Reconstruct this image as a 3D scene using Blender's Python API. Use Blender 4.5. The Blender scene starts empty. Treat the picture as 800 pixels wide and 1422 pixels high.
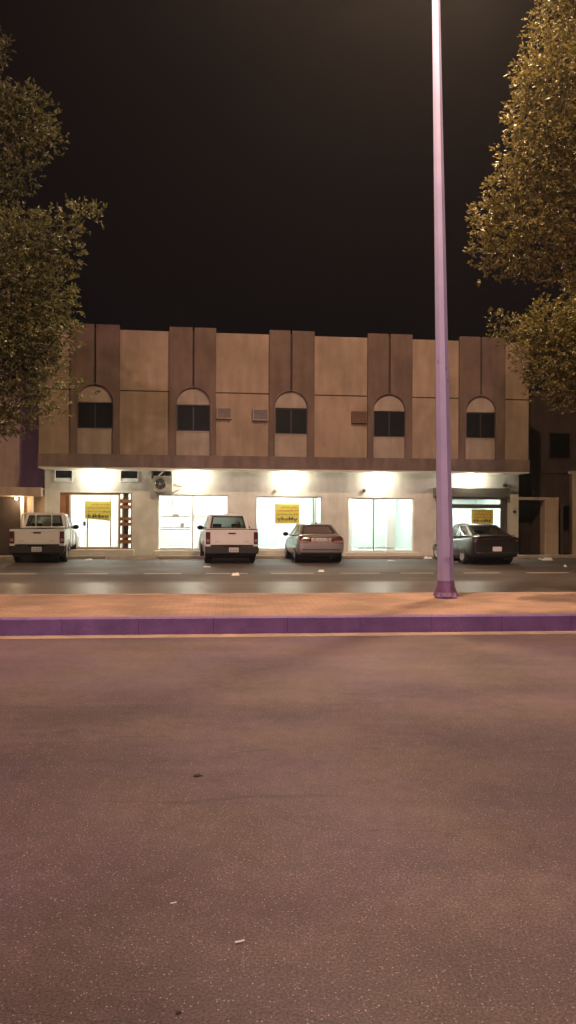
import bpy, bmesh, math, random
from math import sin, cos, pi, radians, atan, atan2, sqrt
from mathutils import Vector, Matrix
from mathutils.bvhtree import BVHTree
random.seed(7)
S = bpy.context.scene
C = S.collection

# ------------------------------------------------------------------ camera, world, exposure
F = 1050.0; HY = 722.0; ROLL = 0.004; CAMZ = 1.55      # focal in px of an 800x1422 frame, horizon row
cd = bpy.data.cameras.new('camera'); cam = bpy.data.objects.new('camera', cd); C.objects.link(cam)
cd.sensor_fit = 'VERTICAL'; cd.sensor_height = 24; cd.lens = 24*F/1422
cd.shift_y = (HY-711)/1422; cd.clip_start = .1; cd.clip_end = 2000
cam.location = (0, 0, CAMZ)
cam.rotation_euler = (Matrix.Rotation(radians(90), 3, 'X') @ Matrix.Rotation(ROLL, 3, 'Z')).to_euler()
S.camera = cam

W = bpy.data.worlds.new('World'); S.world = W; W.use_nodes = True
nt = W.node_tree; bg = nt.nodes['Background']
tc = nt.nodes.new('ShaderNodeTexCoord'); ns = nt.nodes.new('ShaderNodeTexNoise'); ns.inputs['Scale'].default_value = 2.2
ns.inputs['Detail'].default_value = 4
rmp = nt.nodes.new('ShaderNodeValToRGB')
rmp.color_ramp.elements[0].position = .35; rmp.color_ramp.elements[0].color = (.0032, .0022, .0034, 1)
rmp.color_ramp.elements[1].position = .75; rmp.color_ramp.elements[1].color = (.0062, .0038, .0042, 1)
nt.links.new(tc.outputs['Generated'], ns.inputs['Vector']); nt.links.new(ns.outputs['Fac'], rmp.inputs['Fac'])
nt.links.new(rmp.outputs['Color'], bg.inputs['Color']); bg.inputs['Strength'].default_value = 1.0

S.view_settings.view_transform = 'Standard'; S.view_settings.look = 'None'
S.view_settings.exposure = 0.0; S.view_settings.gamma = 1; S.view_settings.use_curve_mapping = False
S.render.engine = 'CYCLES'
S.cycles.use_denoising = True
S.cycles.max_bounces = 8; S.cycles.transparent_max_bounces = 16
S.cycles.sample_clamp_indirect = 6; S.cycles.caustics_reflective = False; S.cycles.caustics_refractive = False

def point(name, loc, power, col, r=.15):
    l = bpy.data.lights.new(name, 'POINT'); l.energy = power; l.color = col; l.shadow_soft_size = r
    o = bpy.data.objects.new(name, l); C.objects.link(o); o.location = loc; return o
def spot(name, loc, power, col, target, size=150, blend=.6, r=.2):
    l = bpy.data.lights.new(name, 'SPOT'); l.energy = power; l.color = col; l.shadow_soft_size = r
    l.spot_size = radians(size); l.spot_blend = blend
    o = bpy.data.objects.new(name, l); C.objects.link(o); o.location = loc
    o.rotation_euler = (Vector(target)-Vector(loc)).to_track_quat('-Z', 'Y').to_euler(); return o
WARM = (1.0, .68, .43); PINK = (1.0, .58, .60)
# the street's other lamps: further along the median and on the near pavement behind the camera
spot('street_light', (-27, 8.6, 12), 6500, WARM, (-27, 9.5, 0))
spot('street_light', (-27, 14.0, 12), 6000, WARM, (-26, 17, 0))
spot('street_light', (32, 13.4, 12), 5000, WARM, (32, 14, 0))
spot('street_light', (-3, -13.0, 11), 17000, PINK, (-2, 28, 1), size=72, blend=1)  # unseen lamp, cone shaped to brighten cars and facade, sparing near road

# ------------------------------------------------------------------ materials
MATS = {}
def nmat(name, col, rough=.7, metal=0, emit=None, es=1, var=.0, vscale=3.0, bump=0, bscale=40, spec=.5,
         streak=0, coat=0):
    """principled with two noise layers: wear (colour) and bump"""
    if name in MATS: return MATS[name]
    m = bpy.data.materials.new(name); m.use_nodes = True; t = m.node_tree; N = t.nodes; L = t.links
    b = N['Principled BSDF']; b.inputs['Roughness'].default_value = rough; b.inputs['Metallic'].default_value = metal
    b.inputs['Specular IOR Level'].default_value = spec
    b.inputs['Coat Weight'].default_value = coat; b.inputs['Coat Roughness'].default_value = .08
    b.inputs['Base Color'].default_value = (*col, 1)
    if var or bump or streak:
        g = N.new('ShaderNodeTexCoord')
    if var:
        n = N.new('ShaderNodeTexNoise'); n.inputs['Scale'].default_value = vscale; n.inputs['Detail'].default_value = 6
        n.inputs['Roughness'].default_value = .65
        L.new(g.outputs['Object'], n.inputs['Vector'])
        mr = N.new('ShaderNodeMapRange'); mr.inputs['From Min'].default_value = .3; mr.inputs['From Max'].default_value = .7
        mr.inputs['To Min'].default_value = 1-var; mr.inputs['To Max'].default_value = 1+var*.6
        L.new(n.outputs['Fac'], mr.inputs['Value'])
        vm = N.new('ShaderNodeVectorMath'); vm.operation = 'SCALE'; vm.inputs[0].default_value = col
        L.new(mr.outputs['Result'], vm.inputs['Scale']); last = vm.outputs['Vector']
        if streak:     # rain streaks: noise stretched along z
            mp = N.new('ShaderNodeMapping'); mp.inputs['Scale'].default_value = (2.6, 2.6, .5)
            n2 = N.new('ShaderNodeTexNoise'); n2.inputs['Scale'].default_value = 1.4; n2.inputs['Detail'].default_value = 5
            L.new(g.outputs['Object'], mp.inputs['Vector']); L.new(mp.outputs['Vector'], n2.inputs['Vector'])
            m2 = N.new('ShaderNodeMapRange'); m2.inputs['From Min'].default_value = .38; m2.inputs['From Max'].default_value = .68
            m2.inputs['To Min'].default_value = 1.0; m2.inputs['To Max'].default_value = 1-streak
            L.new(n2.outputs['Fac'], m2.inputs['Value'])
            v2 = N.new('ShaderNodeVectorMath'); v2.operation = 'SCALE'
            L.new(last, v2.inputs[0]); L.new(m2.outputs['Result'], v2.inputs['Scale']); last = v2.outputs['Vector']
        L.new(last, b.inputs['Base Color'])
    if bump:
        n3 = N.new('ShaderNodeTexNoise'); n3.inputs['Scale'].default_value = bscale; n3.inputs['Detail'].default_value = 5
        L.new(g.outputs['Object'], n3.inputs['Vector'])
        bp = N.new('ShaderNodeBump'); bp.inputs['Strength'].default_value = bump; bp.inputs['Distance'].default_value = .02
        L.new(n3.outputs['Fac'], bp.inputs['Height']); L.new(bp.outputs['Normal'], b.inputs['Normal'])
    if emit:
        b.inputs['Emission Color'].default_value = (*emit, 1); b.inputs['Emission Strength'].default_value = es
    MATS[name] = m; return m

def glass(name, tint=(1, 1, 1), rough=.02, dark=1.0):
    if name in MATS: return MATS[name]
    m = bpy.data.materials.new(name); m.use_nodes = True; t = m.node_tree; N = t.nodes; L = t.links
    N.remove(N['Principled BSDF']); out = N['Material Output']
    tr = N.new('ShaderNodeBsdfTransparent'); tr.inputs['Color'].default_value = (tint[0]*dark, tint[1]*dark, tint[2]*dark, 1)
    gl = N.new('ShaderNodeBsdfGlossy'); gl.inputs['Roughness'].default_value = rough
    fr = N.new('ShaderNodeFresnel'); fr.inputs['IOR'].default_value = 1.5
    mx = N.new('ShaderNodeMixShader'); L.new(fr.outputs['Fac'], mx.inputs['Fac'])
    L.new(tr.outputs['BSDF'], mx.inputs[1]); L.new(gl.outputs['BSDF'], mx.inputs[2]); L.new(mx.outputs['Shader'], out.inputs['Surface'])
    MATS[name] = m; return m

def asphalt(name, base, tint2, rough_lo=.5, rough_hi=.75, fine=95, glint=.8, band=None, patch=.4):
    m = bpy.data.materials.new(name); m.use_nodes = True; t = m.node_tree; N = t.nodes; L = t.links
    b = N['Principled BSDF']; g = N.new('ShaderNodeTexCoord')
    def noise(sc, det, mp=None):
        n = N.new('ShaderNodeTexNoise'); n.inputs['Scale'].default_value = sc; n.inputs['Detail'].default_value = det
        if mp:
            q = N.new('ShaderNodeMapping'); q.inputs['Scale'].default_value = mp; q.inputs['Rotation'].default_value = (0, 0, -.085)
            L.new(g.outputs['Object'], q.inputs['Vector']); L.new(q.outputs['Vector'], n.inputs['Vector'])
        else: L.new(g.outputs['Object'], n.inputs['Vector'])
        return n.outputs['Fac']
    def mrange(v, a, bb, c, d):
        q = N.new('ShaderNodeMapRange'); q.inputs[1].default_value = a; q.inputs[2].default_value = bb
        q.inputs[3].default_value = c; q.inputs[4].default_value = d; L.new(v, q.inputs[0]); return q.outputs[0]
    big = mrange(noise(.35, 6), .35, .68, 1-patch, 1+patch*.9)
    lane = mrange(noise(1.0, 4, (.05, .9, 1)), .35, .65, .76, 1.2)
    mid = mrange(noise(9, 6), .3, .7, .84, 1.14)
    fin = mrange(noise(fine*.7, 2), .36, .64, .58, 1.45)
    hue = mrange(noise(.8, 3), .4, .65, 0, 1)
    vo = N.new('ShaderNodeTexVoronoi'); vo.inputs['Scale'].default_value = fine; L.new(g.outputs['Object'], vo.inputs['Vector'])
    sp = N.new('ShaderNodeSeparateColor'); L.new(vo.outputs['Color'], sp.inputs['Color'])
    pick = mrange(sp.outputs['Red'], .90, .99, 0, 1)
    near = mrange(vo.outputs['Distance'], .30, .42, 1, 0)
    gm = N.new('ShaderNodeMath'); gm.operation = 'MULTIPLY'; L.new(pick, gm.inputs[0]); L.new(near, gm.inputs[1])
    m1 = N.new('ShaderNodeMath'); m1.operation = 'MULTIPLY'; L.new(big, m1.inputs[0]); L.new(mid, m1.inputs[1])
    m2 = N.new('ShaderNodeMath'); m2.operation = 'MULTIPLY'; L.new(m1.outputs[0], m2.inputs[0]); L.new(fin, m2.inputs[1])
    m3 = N.new('ShaderNodeMath'); m3.operation = 'MULTIPLY'; L.new(m2.outputs[0], m3.inputs[0]); L.new(lane, m3.inputs[1])
    mc = N.new('ShaderNodeMix'); mc.data_type = 'RGBA'; mc.inputs[6].default_value = (*base, 1); mc.inputs[7].default_value = (*tint2, 1)
    L.new(hue, mc.inputs[0])
    vs = N.new('ShaderNodeVectorMath'); vs.operation = 'SCALE'; L.new(mc.outputs[2], vs.inputs[0]); L.new(m3.outputs[0], vs.inputs['Scale'])
    mg = N.new('ShaderNodeMix'); mg.data_type = 'RGBA'; L.new(gm.outputs[0], mg.inputs[0]); L.new(vs.outputs[0], mg.inputs[6])
    mg.inputs[7].default_value = (glint*.9, glint*.8, glint*.78, 1)
    # tar seams / cracks: thin bands of a wandering contour
    cr = noise(.22, 8, (.6, 2.2, 1)); ab = N.new('ShaderNodeMath'); ab.operation = 'SUBTRACT'; L.new(cr, ab.inputs[0]); ab.inputs[1].default_value = .5
    a2 = N.new('ShaderNodeMath'); a2.operation = 'ABSOLUTE'; L.new(ab.outputs[0], a2.inputs[0])
    ck = mrange(a2.outputs[0], .0005, .0016, .66, 1)
    v3 = N.new('ShaderNodeVectorMath'); v3.operation = 'SCALE'; L.new(mg.outputs[2], v3.inputs[0]); L.new(ck, v3.inputs['Scale'])
    last = v3.outputs[0]
    if not band:       # longitudinal paving joints, worn and broken up
        sx = N.new('ShaderNodeSeparateXYZ'); L.new(g.outputs['Object'], sx.inputs[0])
        mm = N.new('ShaderNodeMath'); mm.operation = 'MULTIPLY_ADD'; L.new(sx.outputs[0], mm.inputs[0]); mm.inputs[1].default_value = -.085; L.new(sx.outputs[1], mm.inputs[2])
        wob = mrange(noise(1.3, 6), .3, .7, -.07, .07)
        wa = N.new('ShaderNodeMath'); L.new(mm.outputs[0], wa.inputs[0]); L.new(wob, wa.inputs[1])
        brk = noise(.45, 3)
        for pos, lo_, hi_, dk in ((4.2, .47, .54, .70), (4.93, .44, .56, .76), (8.1, .42, .5, .8), (6.35, .50, .56, .82)):
            d_ = N.new('ShaderNodeMath'); d_.operation = 'SUBTRACT'; L.new(wa.outputs[0], d_.inputs[0]); d_.inputs[1].default_value = pos
            da = N.new('ShaderNodeMath'); da.operation = 'ABSOLUTE'; L.new(d_.outputs[0], da.inputs[0])
            ln = mrange(da.outputs[0], .008, .030, 1-dk, 0); mk = mrange(brk, lo_, hi_, 0, 1)
            pm = N.new('ShaderNodeMath'); pm.operation = 'MULTIPLY'; L.new(ln, pm.inputs[0]); L.new(mk, pm.inputs[1])
            iv = N.new('ShaderNodeMath'); iv.operation = 'SUBTRACT'; iv.inputs[0].default_value = 1; L.new(pm.outputs[0], iv.inputs[1])
            vv = N.new('ShaderNodeVectorMath'); vv.operation = 'SCALE'; L.new(last, vv.inputs[0]); L.new(iv.outputs[0], vv.inputs['Scale']); last = vv.outputs[0]
    L.new(last, b.inputs['Base Color'])
    ro = mrange(big, .7, 1.2, rough_hi, rough_lo)
    if band:
        sx = N.new('ShaderNodeSeparateXYZ'); L.new(g.outputs['Object'], sx.inputs[0])
        mm = N.new('ShaderNodeMath'); mm.operation = 'MULTIPLY_ADD'; L.new(sx.outputs[0], mm.inputs[0]); mm.inputs[1].default_value = -.085
        L.new(sx.outputs[1], mm.inputs[2])
        s0 = mrange(mm.outputs[0], band[0]-.35, band[0]+.3, 0, 1); s1 = mrange(mm.outputs[0], band[1]-.3, band[1]+.35, 1, 0)
        bm_ = N.new('ShaderNodeMath'); bm_.operation = 'MULTIPLY'; L.new(s0, bm_.inputs[0]); L.new(s1, bm_.inputs[1])
        rr = N.new('ShaderNodeMix'); rr.data_type = 'FLOAT'; L.new(bm_.outputs[0], rr.inputs[0]); L.new(ro, rr.inputs[2]); rr.inputs[3].default_value = band[2]
        ro = rr.outputs[0]
    L.new(ro, b.inputs['Roughness'])
    bn = N.new('ShaderNodeTexNoise'); bn.inputs['Scale'].default_value = fine; bn.inputs['Detail'].default_value = 3
    L.new(g.outputs['Object'], bn.inputs['Vector'])
    bp = N.new('ShaderNodeBump'); bp.inputs['Strength'].default_value = .28 if not band else .12; bp.inputs['Distance'].default_value = .006
    L.new(bn.outputs['Fac'], bp.inputs['Height']); L.new(bp.outputs['Normal'], b.inputs['Normal'])
    return m

def paver_mat():
    m = bpy.data.materials.new('median_pavers'); m.use_nodes = True; t = m.node_tree; N = t.nodes; L = t.links
    b = N['Principled BSDF']; g = N.new('ShaderNodeTexCoord')
    mp = N.new('ShaderNodeMapping'); mp.inputs['Rotation'].default_value = (0, 0, -.085); L.new(g.outputs['Object'], mp.inputs['Vector'])
    br = N.new('ShaderNodeTexBrick'); br.inputs['Scale'].default_value = 1; br.inputs['Brick Width'].default_value = .22
    br.inputs['Row Height'].default_value = .11; br.inputs['Mortar Size'].default_value = .006
    br.inputs['Color1'].default_value = (.30, .18, .125, 1); br.inputs['Color2'].default_value = (.235, .148, .108, 1); br.inputs['Mortar'].default_value = (.16, .11, .08, 1)
    L.new(mp.outputs['Vector'], br.inputs['Vector'])
    n = N.new('ShaderNodeTexNoise'); n.inputs['Scale'].default_value = 1.1; n.inputs['Detail'].default_value = 7; L.new(g.outputs['Object'], n.inputs['Vector'])
    mr = N.new('ShaderNodeMapRange'); mr.inputs[1].default_value = .35; mr.inputs[2].default_value = .7; mr.inputs[3].default_value = .65; mr.inputs[4].default_value = 1.2
    L.new(n.outputs['Fac'], mr.inputs[0])
    vs = N.new('ShaderNodeVectorMath'); vs.operation = 'SCALE'; L.new(br.outputs['Color'], vs.inputs[0]); L.new(mr.outputs[0], vs.inputs['Scale'])
    L.new(vs.outputs[0], b.inputs['Base Color']); b.inputs['Roughness'].default_value = .85
    bp = N.new('ShaderNodeBump'); bp.inputs['Strength'].default_value = .4; bp.inputs['Distance'].default_value = .01
    L.new(br.outputs['Fac'], bp.inputs['Height']); bp.invert = True; L.new(bp.outputs['Normal'], b.inputs['Normal'])
    return m

M_plaster = nmat('ground_plaster', (.72, .68, .59), .85, var=.16, vscale=1.6, streak=.12, bump=.25)
M_tan = nmat('upper_render_tan', (.41, .30, .21), .9, var=.26, vscale=.55, streak=.20, bump=.35, bscale=25)
M_arch = nmat('arch_panel_cream', (.43, .345, .27), .9, var=.2, vscale=1.2, streak=.2, bump=.3, bscale=25)
M_brown = nmat('pilaster_brown', (.195, .130, .098), .9, var=.28, vscale=.8, streak=.22, bump=.4, bscale=25)
M_ledge = nmat('ledge_brown', (.23, .16, .13), .9, var=.3, vscale=1.2, streak=.35, bump=.4, bscale=20)
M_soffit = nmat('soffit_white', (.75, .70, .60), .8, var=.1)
M_groove = nmat('groove_dark', (.05, .035, .03), .9)
M_white = nmat('white_paint', (.8, .8, .76), .6, var=.05)
M_mint = nmat('interior_mint', (.54, .61, .575), .7, var=.04, vscale=1)
M_tile = nmat('interior_tile', (.7, .7, .66), .25, var=.05)
M_wood = nmat('shopfront_wood', (.36, .15, .06), .55, var=.25, vscale=4, streak=.2)
M_alu = nmat('aluminium', (.55, .55, .52), .35, metal=.8, var=.05)
M_dkframe = nmat('dark_frame', (.05, .035, .028), .5)
M_winglass = nmat('dark_window_glass', (.008, .008, .010), .55, spec=.12)
M_shglass = glass('shop_glass', (.96, 1, .985))
M_carglass = glass('car_glass', (.8, .9, .88), dark=.75)
M_carglassdk = glass('car_glass_dark', (.8, .88, .88), dark=.8)
M_tube = nmat('tube_light', (.9, .9, .9), .5, emit=(1, .98, .95), es=60)
M_bulb = nmat('bulb_lit', (.9, .9, .9), .5, emit=(1, .90, .68), es=45)
M_conc = nmat('concrete', (.42, .37, .31), .9, var=.2, vscale=2.5, bump=.5, bscale=18)
M_dirt = nmat('dirt', (.22, .165, .12), 1, var=.3, vscale=.8, bump=.6, bscale=12)
M_rubber = nmat('rubber', (.012, .012, .012), .85)
M_blackpl = nmat('black_plastic', (.02, .018, .018), .55)
M_rim = nmat('rim_silver', (.55, .54, .53), .4, metal=.4)
M_twhite = nmat('car_white', (.82, .80, .77), .35, coat=.6, var=.05, vscale=2)
M_beige = nmat('car_beige', (.31, .285, .27), .38, metal=.35, coat=.6, var=.05, vscale=2)
M_dark = nmat('car_charcoal', (.028, .024, .024), .3, metal=.3, coat=.8)
M_seat = nmat('car_seat', (.06, .05, .045), .9)
M_tail = nmat('tail_lamp_red', (.10, .018, .018), .2, coat=.8)
M_tailclear = nmat('tail_lamp_clear', (.35, .22, .20), .2, coat=.8)
M_tail2 = nmat('tail_lamp_smoked', (.035, .010, .010), .2, coat=.8)
M_plate = nmat('licence_plate', (.75, .73, .72), .5)
M_ink = nmat('ink', (.05, .035, .02), .7)
M_ink2 = nmat('red_ink', (.50, .17, .03), .7)
M_yellow = nmat('yellow_sheet', (.72, .66, .12), .6, var=.06, vscale=4)
M_ac = nmat('ac_casing', (.66, .62, .55), .6, var=.12, vscale=6)
M_ac2 = nmat('ac_casing_dusty', (.22, .175, .16), .7, var=.2, vscale=6)
M_acbrown = nmat('ac_casing_rusty', (.17, .09, .06), .7, var=.25, vscale=6)
M_shut = nmat('shutter_grey', (.13, .12, .105), .5, metal=.3, var=.12)
M_purplewall = nmat('purple_wall', (.20, .11, .25), .9, var=.15, vscale=1.5, streak=.2)
M_pinkwall = nmat('pinkish_wall', (.42, .30, .28), .9, var=.15, vscale=1.5, streak=.25)
M_farwall = nmat('far_wall', (.14, .095, .075), .9, var=.25, vscale=1, streak=.3)
M_gate = nmat('dark_gate', (.055, .032, .024), .6, var=.2)
M_frameb = nmat('portal_beige', (.52, .39, .29), .85, var=.15, vscale=2, streak=.2)
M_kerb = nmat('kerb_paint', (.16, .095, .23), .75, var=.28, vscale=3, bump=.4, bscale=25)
M_dust = nmat('gutter_dust', (.27, .19, .15), 1, var=.35, vscale=3, bump=.4)
M_line = nmat('road_paint', (.55, .47, .38), .8, var=.4, vscale=5)
M_paper = nmat('litter_paper', (.78, .76, .72), .8)
M_bark = nmat('bark', (.06, .045, .035), .95, var=.3, vscale=8, bump=.8, bscale=20)
M_polepaint = nmat('pole_paint', (.34, .305, .49), .6, var=.10, vscale=2.5, streak=.12, bump=.05)  # purple flare cast put into the base colour
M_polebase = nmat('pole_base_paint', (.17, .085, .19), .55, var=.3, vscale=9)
M_metal = nmat('galvanised', (.4, .38, .37), .45, metal=.7, var=.15, vscale=8)

def leaf_mat(name, c1, c2):
    m = bpy.data.materials.new(name); m.use_nodes = True; t = m.node_tree; N = t.nodes; L = t.links
    b = N['Principled BSDF']; b.inputs['Roughness'].default_value = .42
    a = N.new('ShaderNodeNewGeometry')
    mx = N.new('ShaderNodeMix'); mx.data_type = 'RGBA'; mx.inputs[6].default_value = (*c1, 1); mx.inputs[7].default_value = (*c2, 1)
    L.new(a.outputs['Random Per Island'], mx.inputs[0]); L.new(mx.outputs[2], b.inputs['Base Color'])
    tl = N.new('ShaderNodeBsdfTranslucent'); L.new(mx.outputs[2], tl.inputs['Color'])
    ms = N.new('ShaderNodeMixShader'); ms.inputs[0].default_value = .3
    L.new(b.outputs[0], ms.inputs[1]); L.new(tl.outputs[0], ms.inputs[2]); L.new(ms.outputs[0], N['Material Output'].inputs['Surface'])
    return m
M_leaf = leaf_mat('leaves', (.065, .080, .024), (.185, .175, .058))

# ------------------------------------------------------------------ mesh helpers
class MB:
    def __init__(s): s.v = []; s.f = []
    def add(s, vs, fs):
        o = len(s.v); s.v += [tuple(p) for p in vs]; s.f += [tuple(i+o for i in f) for f in fs]
    def box(s, x0, x1, y0, y1, z0, z1):
        s.add([(x0,y0,z0),(x1,y0,z0),(x1,y1,z0),(x0,y1,z0),(x0,y0,z1),(x1,y0,z1),(x1,y1,z1),(x0,y1,z1)],
              [(0,3,2,1),(4,5,6,7),(0,1,5,4),(1,2,6,5),(2,3,7,6),(3,0,4,7)]); return s
    def prism_y(s, pts, y0, y1):        # polygon in x,z extruded along y
        n = len(pts); s.add([(x,y0,z) for x,z in pts]+[(x,y1,z) for x,z in pts],
              [tuple(range(n)), tuple(range(2*n-1, n-1, -1))]+[(i,i+n,(i+1)%n+n,(i+1)%n) for i in range(n)]); return s
    def tube(s, pts, r, n=8, cap=True):
        pts = [Vector(p) for p in pts]; rings = []
        rs = r if isinstance(r, (list, tuple)) else [r]*len(pts)
        up = Vector((0,0,1))
        for i, p in enumerate(pts):
            d = (pts[min(i+1,len(pts)-1)]-pts[max(i-1,0)]).normalized()
            a = d.cross(up if abs(d.z) < .95 else Vector((1,0,0))).normalized(); b = d.cross(a)
            rings.append([p+(a*cos(2*pi*k/n)+b*sin(2*pi*k/n))*rs[i] for k in range(n)])
        o = len(s.v)
        for R in rings: s.v += [tuple(q) for q in R]
        for i in range(len(rings)-1):
            for k in range(n): s.f.append((o+i*n+k, o+i*n+(k+1)%n, o+(i+1)*n+(k+1)%n, o+(i+1)*n+k))
        if cap:
            s.f.append(tuple(o+k for k in range(n))); s.f.append(tuple(o+(len(rings)-1)*n+k for k in reversed(range(n))))
        return s
    def lathe(s, prof, n=24, axis='z', at=(0,0,0), cap=True, rot=0):      # prof: (r, h)
        o = len(s.v)
        for r, h in prof:
            for k in range(n):
                a = 2*pi*k/n+rot; c, d = r*cos(a), r*sin(a)
                p = (c, d, h) if axis == 'z' else ((h, c, d) if axis == 'x' else (c, h, d))
                s.v.append((p[0]+at[0], p[1]+at[1], p[2]+at[2]))
        for i in range(len(prof)-1):
            for k in range(n): s.f.append((o+i*n+k, o+i*n+(k+1)%n, o+(i+1)*n+(k+1)%n, o+(i+1)*n+k))
        if cap: s.f.append(tuple(o+k for k in range(n))); s.f.append(tuple(o+(len(prof)-1)*n+k for k in reversed(range(n))))
        return s
    def build(s, name, mat, parent=None, smooth=False, weld=0, recalc=True):
        me = bpy.data.meshes.new(name); me.from_pydata(s.v, [], s.f)
        if recalc or weld:
            bm = bmesh.new(); bm.from_mesh(me)
            if weld: bmesh.ops.remove_doubles(bm, verts=bm.verts, dist=weld)
            if recalc: bmesh.ops.recalc_face_normals(bm, faces=bm.faces)
            bm.to_mesh(me); bm.free()
        me.materials.append(mat)
        if smooth:
            me.polygons.foreach_set('use_smooth', [True]*len(me.polygons))
            if smooth is not True: me.set_sharp_from_angle(angle=radians(smooth))
        o = bpy.data.objects.new(name, me); C.objects.link(o); o.parent = parent; return o

def tag(o, label, cat, group=None):
    o['label'] = label; o['category'] = cat
    if group: o['group'] = group
    return o
def empty(name, loc, rz=0):
    o = bpy.data.objects.new(name, None); C.objects.link(o); o.location = loc; o.rotation_euler = (0,0,rz); o.empty_display_size = .2; return o
def struct(o): o['kind'] = 'structure'; return o
def kids(o): return [c for c in C.objects if c.parent == o]
def copy_tree(o, parent=None):
    c = o.copy(); C.objects.link(c); c.parent = parent
    for ch in kids(o): copy_tree(ch, c)
    return c
def bake(o):
    dg = bpy.context.evaluated_depsgraph_get(); dg.update()
    me = bpy.data.meshes.new_from_object(o.evaluated_get(dg)); o.modifiers.clear(); o.data = me; return o
def bevel(o, w, seg=2, angle=35):
    m = o.modifiers.new('b', 'BEVEL'); m.width = w; m.segments = seg; m.limit_method = 'ANGLE'; m.angle_limit = radians(angle); return o

def ray(px, py):
    dx, dy = px-400, py-HY
    return (dx*cos(ROLL)+dy*sin(ROLL))/F, -(-dx*sin(ROLL)+dy*cos(ROLL))/F       # x and z per metre of y
def at(px, py, Y):
    a, b = ray(px, py); return Vector((a*Y, Y, CAMZ+b*Y))

# ------------------------------------------------------------------ ground, roads, median
K = .085
def strip(name, c0, c1, z, mat, x0=-70, x1=70, nx=2):
    mb = MB(); mb.add([(x0, c0+K*x0, z), (x1, c0+K*x1, z), (x1, c1+K*x1, z), (x0, c1+K*x0, z)], [(0,1,2,3)])
    return mb.build(name, mat)
g = MB(); g.add([(-600,-300,-.03),(600,-300,-.03),(600,900,-.03),(-600,900,-.03)], [(0,1,2,3)])
struct(g.build('ground', M_dirt))
A1 = asphalt('asphalt_near', (.106, .071, .070), (.098, .060, .086), fine=135, glint=.5)  # mauve second tint puts violet flare patches into the asphalt colour
A2 = asphalt('asphalt_far', (.098, .078, .066), (.108, .080, .064), .58, .72, fine=60, glint=.3, band=(15.8, 19.0, .40), patch=.25)
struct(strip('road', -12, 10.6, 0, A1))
struct(strip('road', 13.5, 29.9, 0, A2))
struct(strip('gutter', 10.02, 10.32, .004, M_dust))
# median: kerbs both sides and brick paving between
def kerbline(c0, c1, lo, hi, name, mat=M_kerb, seg=1.0, x0=-40, x1=40):
    mb = MB(); x = x0
    while x < x1:
        e = x+seg-.004; b = .02
        prof = [(c0, lo), (c0, hi-b), (c0+b, hi), (c1-b, hi), (c1, hi-b), (c1, lo)]
        vs = [(x, c+K*x, z) for c, z in prof]+[(e, c+K*e, z) for c, z in prof]; n = len(prof)
        mb.add(vs, [tuple(range(n)), tuple(range(2*n-1, n-1, -1))]+[(i, (i+1)%n, (i+1)%n+n, i+n) for i in range(n)])
        x += seg
    return struct(mb.build(name, mat))
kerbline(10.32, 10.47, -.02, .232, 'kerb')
kerbline(13.55, 13.70, -.02, .226, 'kerb', M_dust)
struct(strip('median', 10.46, 13.56, .222, paver_mat()))
# parking bay marks: worn dashes along the edge of the far carriageway
mb = MB()
for a, b in ((-9.0, -7.1), (-6.3, -5.1), (-4.1, -3.05), (-2.35, -1.15), (-.5, .75), (1.5, 2.7), (3.3, 4.3), (5.2, 6.3), (7.1, 8.4)):
    mb.add([(a, 21.75+K*a, .004), (b, 21.75+K*b, .004), (b, 22.05+K*b, .004), (a, 22.05+K*a, .004)], [(0,1,2,3)])
struct(mb.build('road_markings', M_line))

# ------------------------------------------------------------------ the shop building
BX, BY = -9.72, 30.2; BM = .117; BYAW = atan(BM); BL = 19.76
ux, uy = cos(BYAW), sin(BYAW)
def bp_(px, py, off=0):
    """photo point on the facade plane lying 'off' metres in front of the ground wall -> (u, z)"""
    a, b = ray(px, py); nx_, ny_ = uy, -ux
    ox, oy = BX+nx_*off, BY+ny_*off
    # point = t*(a,1); (p - o) . n = 0
    t = (ox*nx_+oy*ny_)/(a*nx_+ny_)
    X, Y = a*t, t; return ((X-ox)*ux+(Y-oy)*uy, CAMZ+b*t)
B = empty('shop_building', (BX, BY, 0), BYAW)
tag(B, 'long two storey building with brown arched pilasters above five brightly lit shopfronts', 'building')
U0, U1 = 0.0, BL
ZS = bp_(400, 655, 0)[1]          # soffit height at the wall
ZS = 3.52
WT = .22                          # wall thickness
def wall_holes(mb, u0, u1, z0, z1, holes, yf, yb):
    us = sorted({u0, u1, *[h[0] for h in holes], *[h[1] for h in holes]}); zs = sorted({z0, z1, *[h[2] for h in holes], *[h[3] for h in holes]})
    us = [u for u in us if u0 <= u <= u1]; zs = [z for z in zs if z0 <= z <= z1]
    for i in range(len(us)-1):
        for j in range(len(zs)-1):
            cu, cz = (us[i]+us[i+1])/2, (zs[j]+zs[j+1])/2
            if any(h[0] < cu < h[1] and h[2] < cz < h[3] for h in holes): continue
            mb.add([(us[i],yf,zs[j]),(us[i+1],yf,zs[j]),(us[i+1],yf,zs[j+1]),(us[i],yf,zs[j+1]),
                    (us[i],yb,zs[j]),(us[i+1],yb,zs[j]),(us[i+1],yb,zs[j+1]),(us[i],yb,zs[j+1])], [(0,1,2,3),(7,6,5,4)])
    for h in list(holes)+[(u0, u1, z0, z1)]:
        a, b, c, d = h
        mb.add([(a,yf,c),(b,yf,c),(b,yf,d),(a,yf,d),(a,yb,c),(b,yb,c),(b,yb,d),(a,yb,d)], [(0,4,5,1),(1,5,6,2),(2,6,7,3),(3,7,4,0)])

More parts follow.
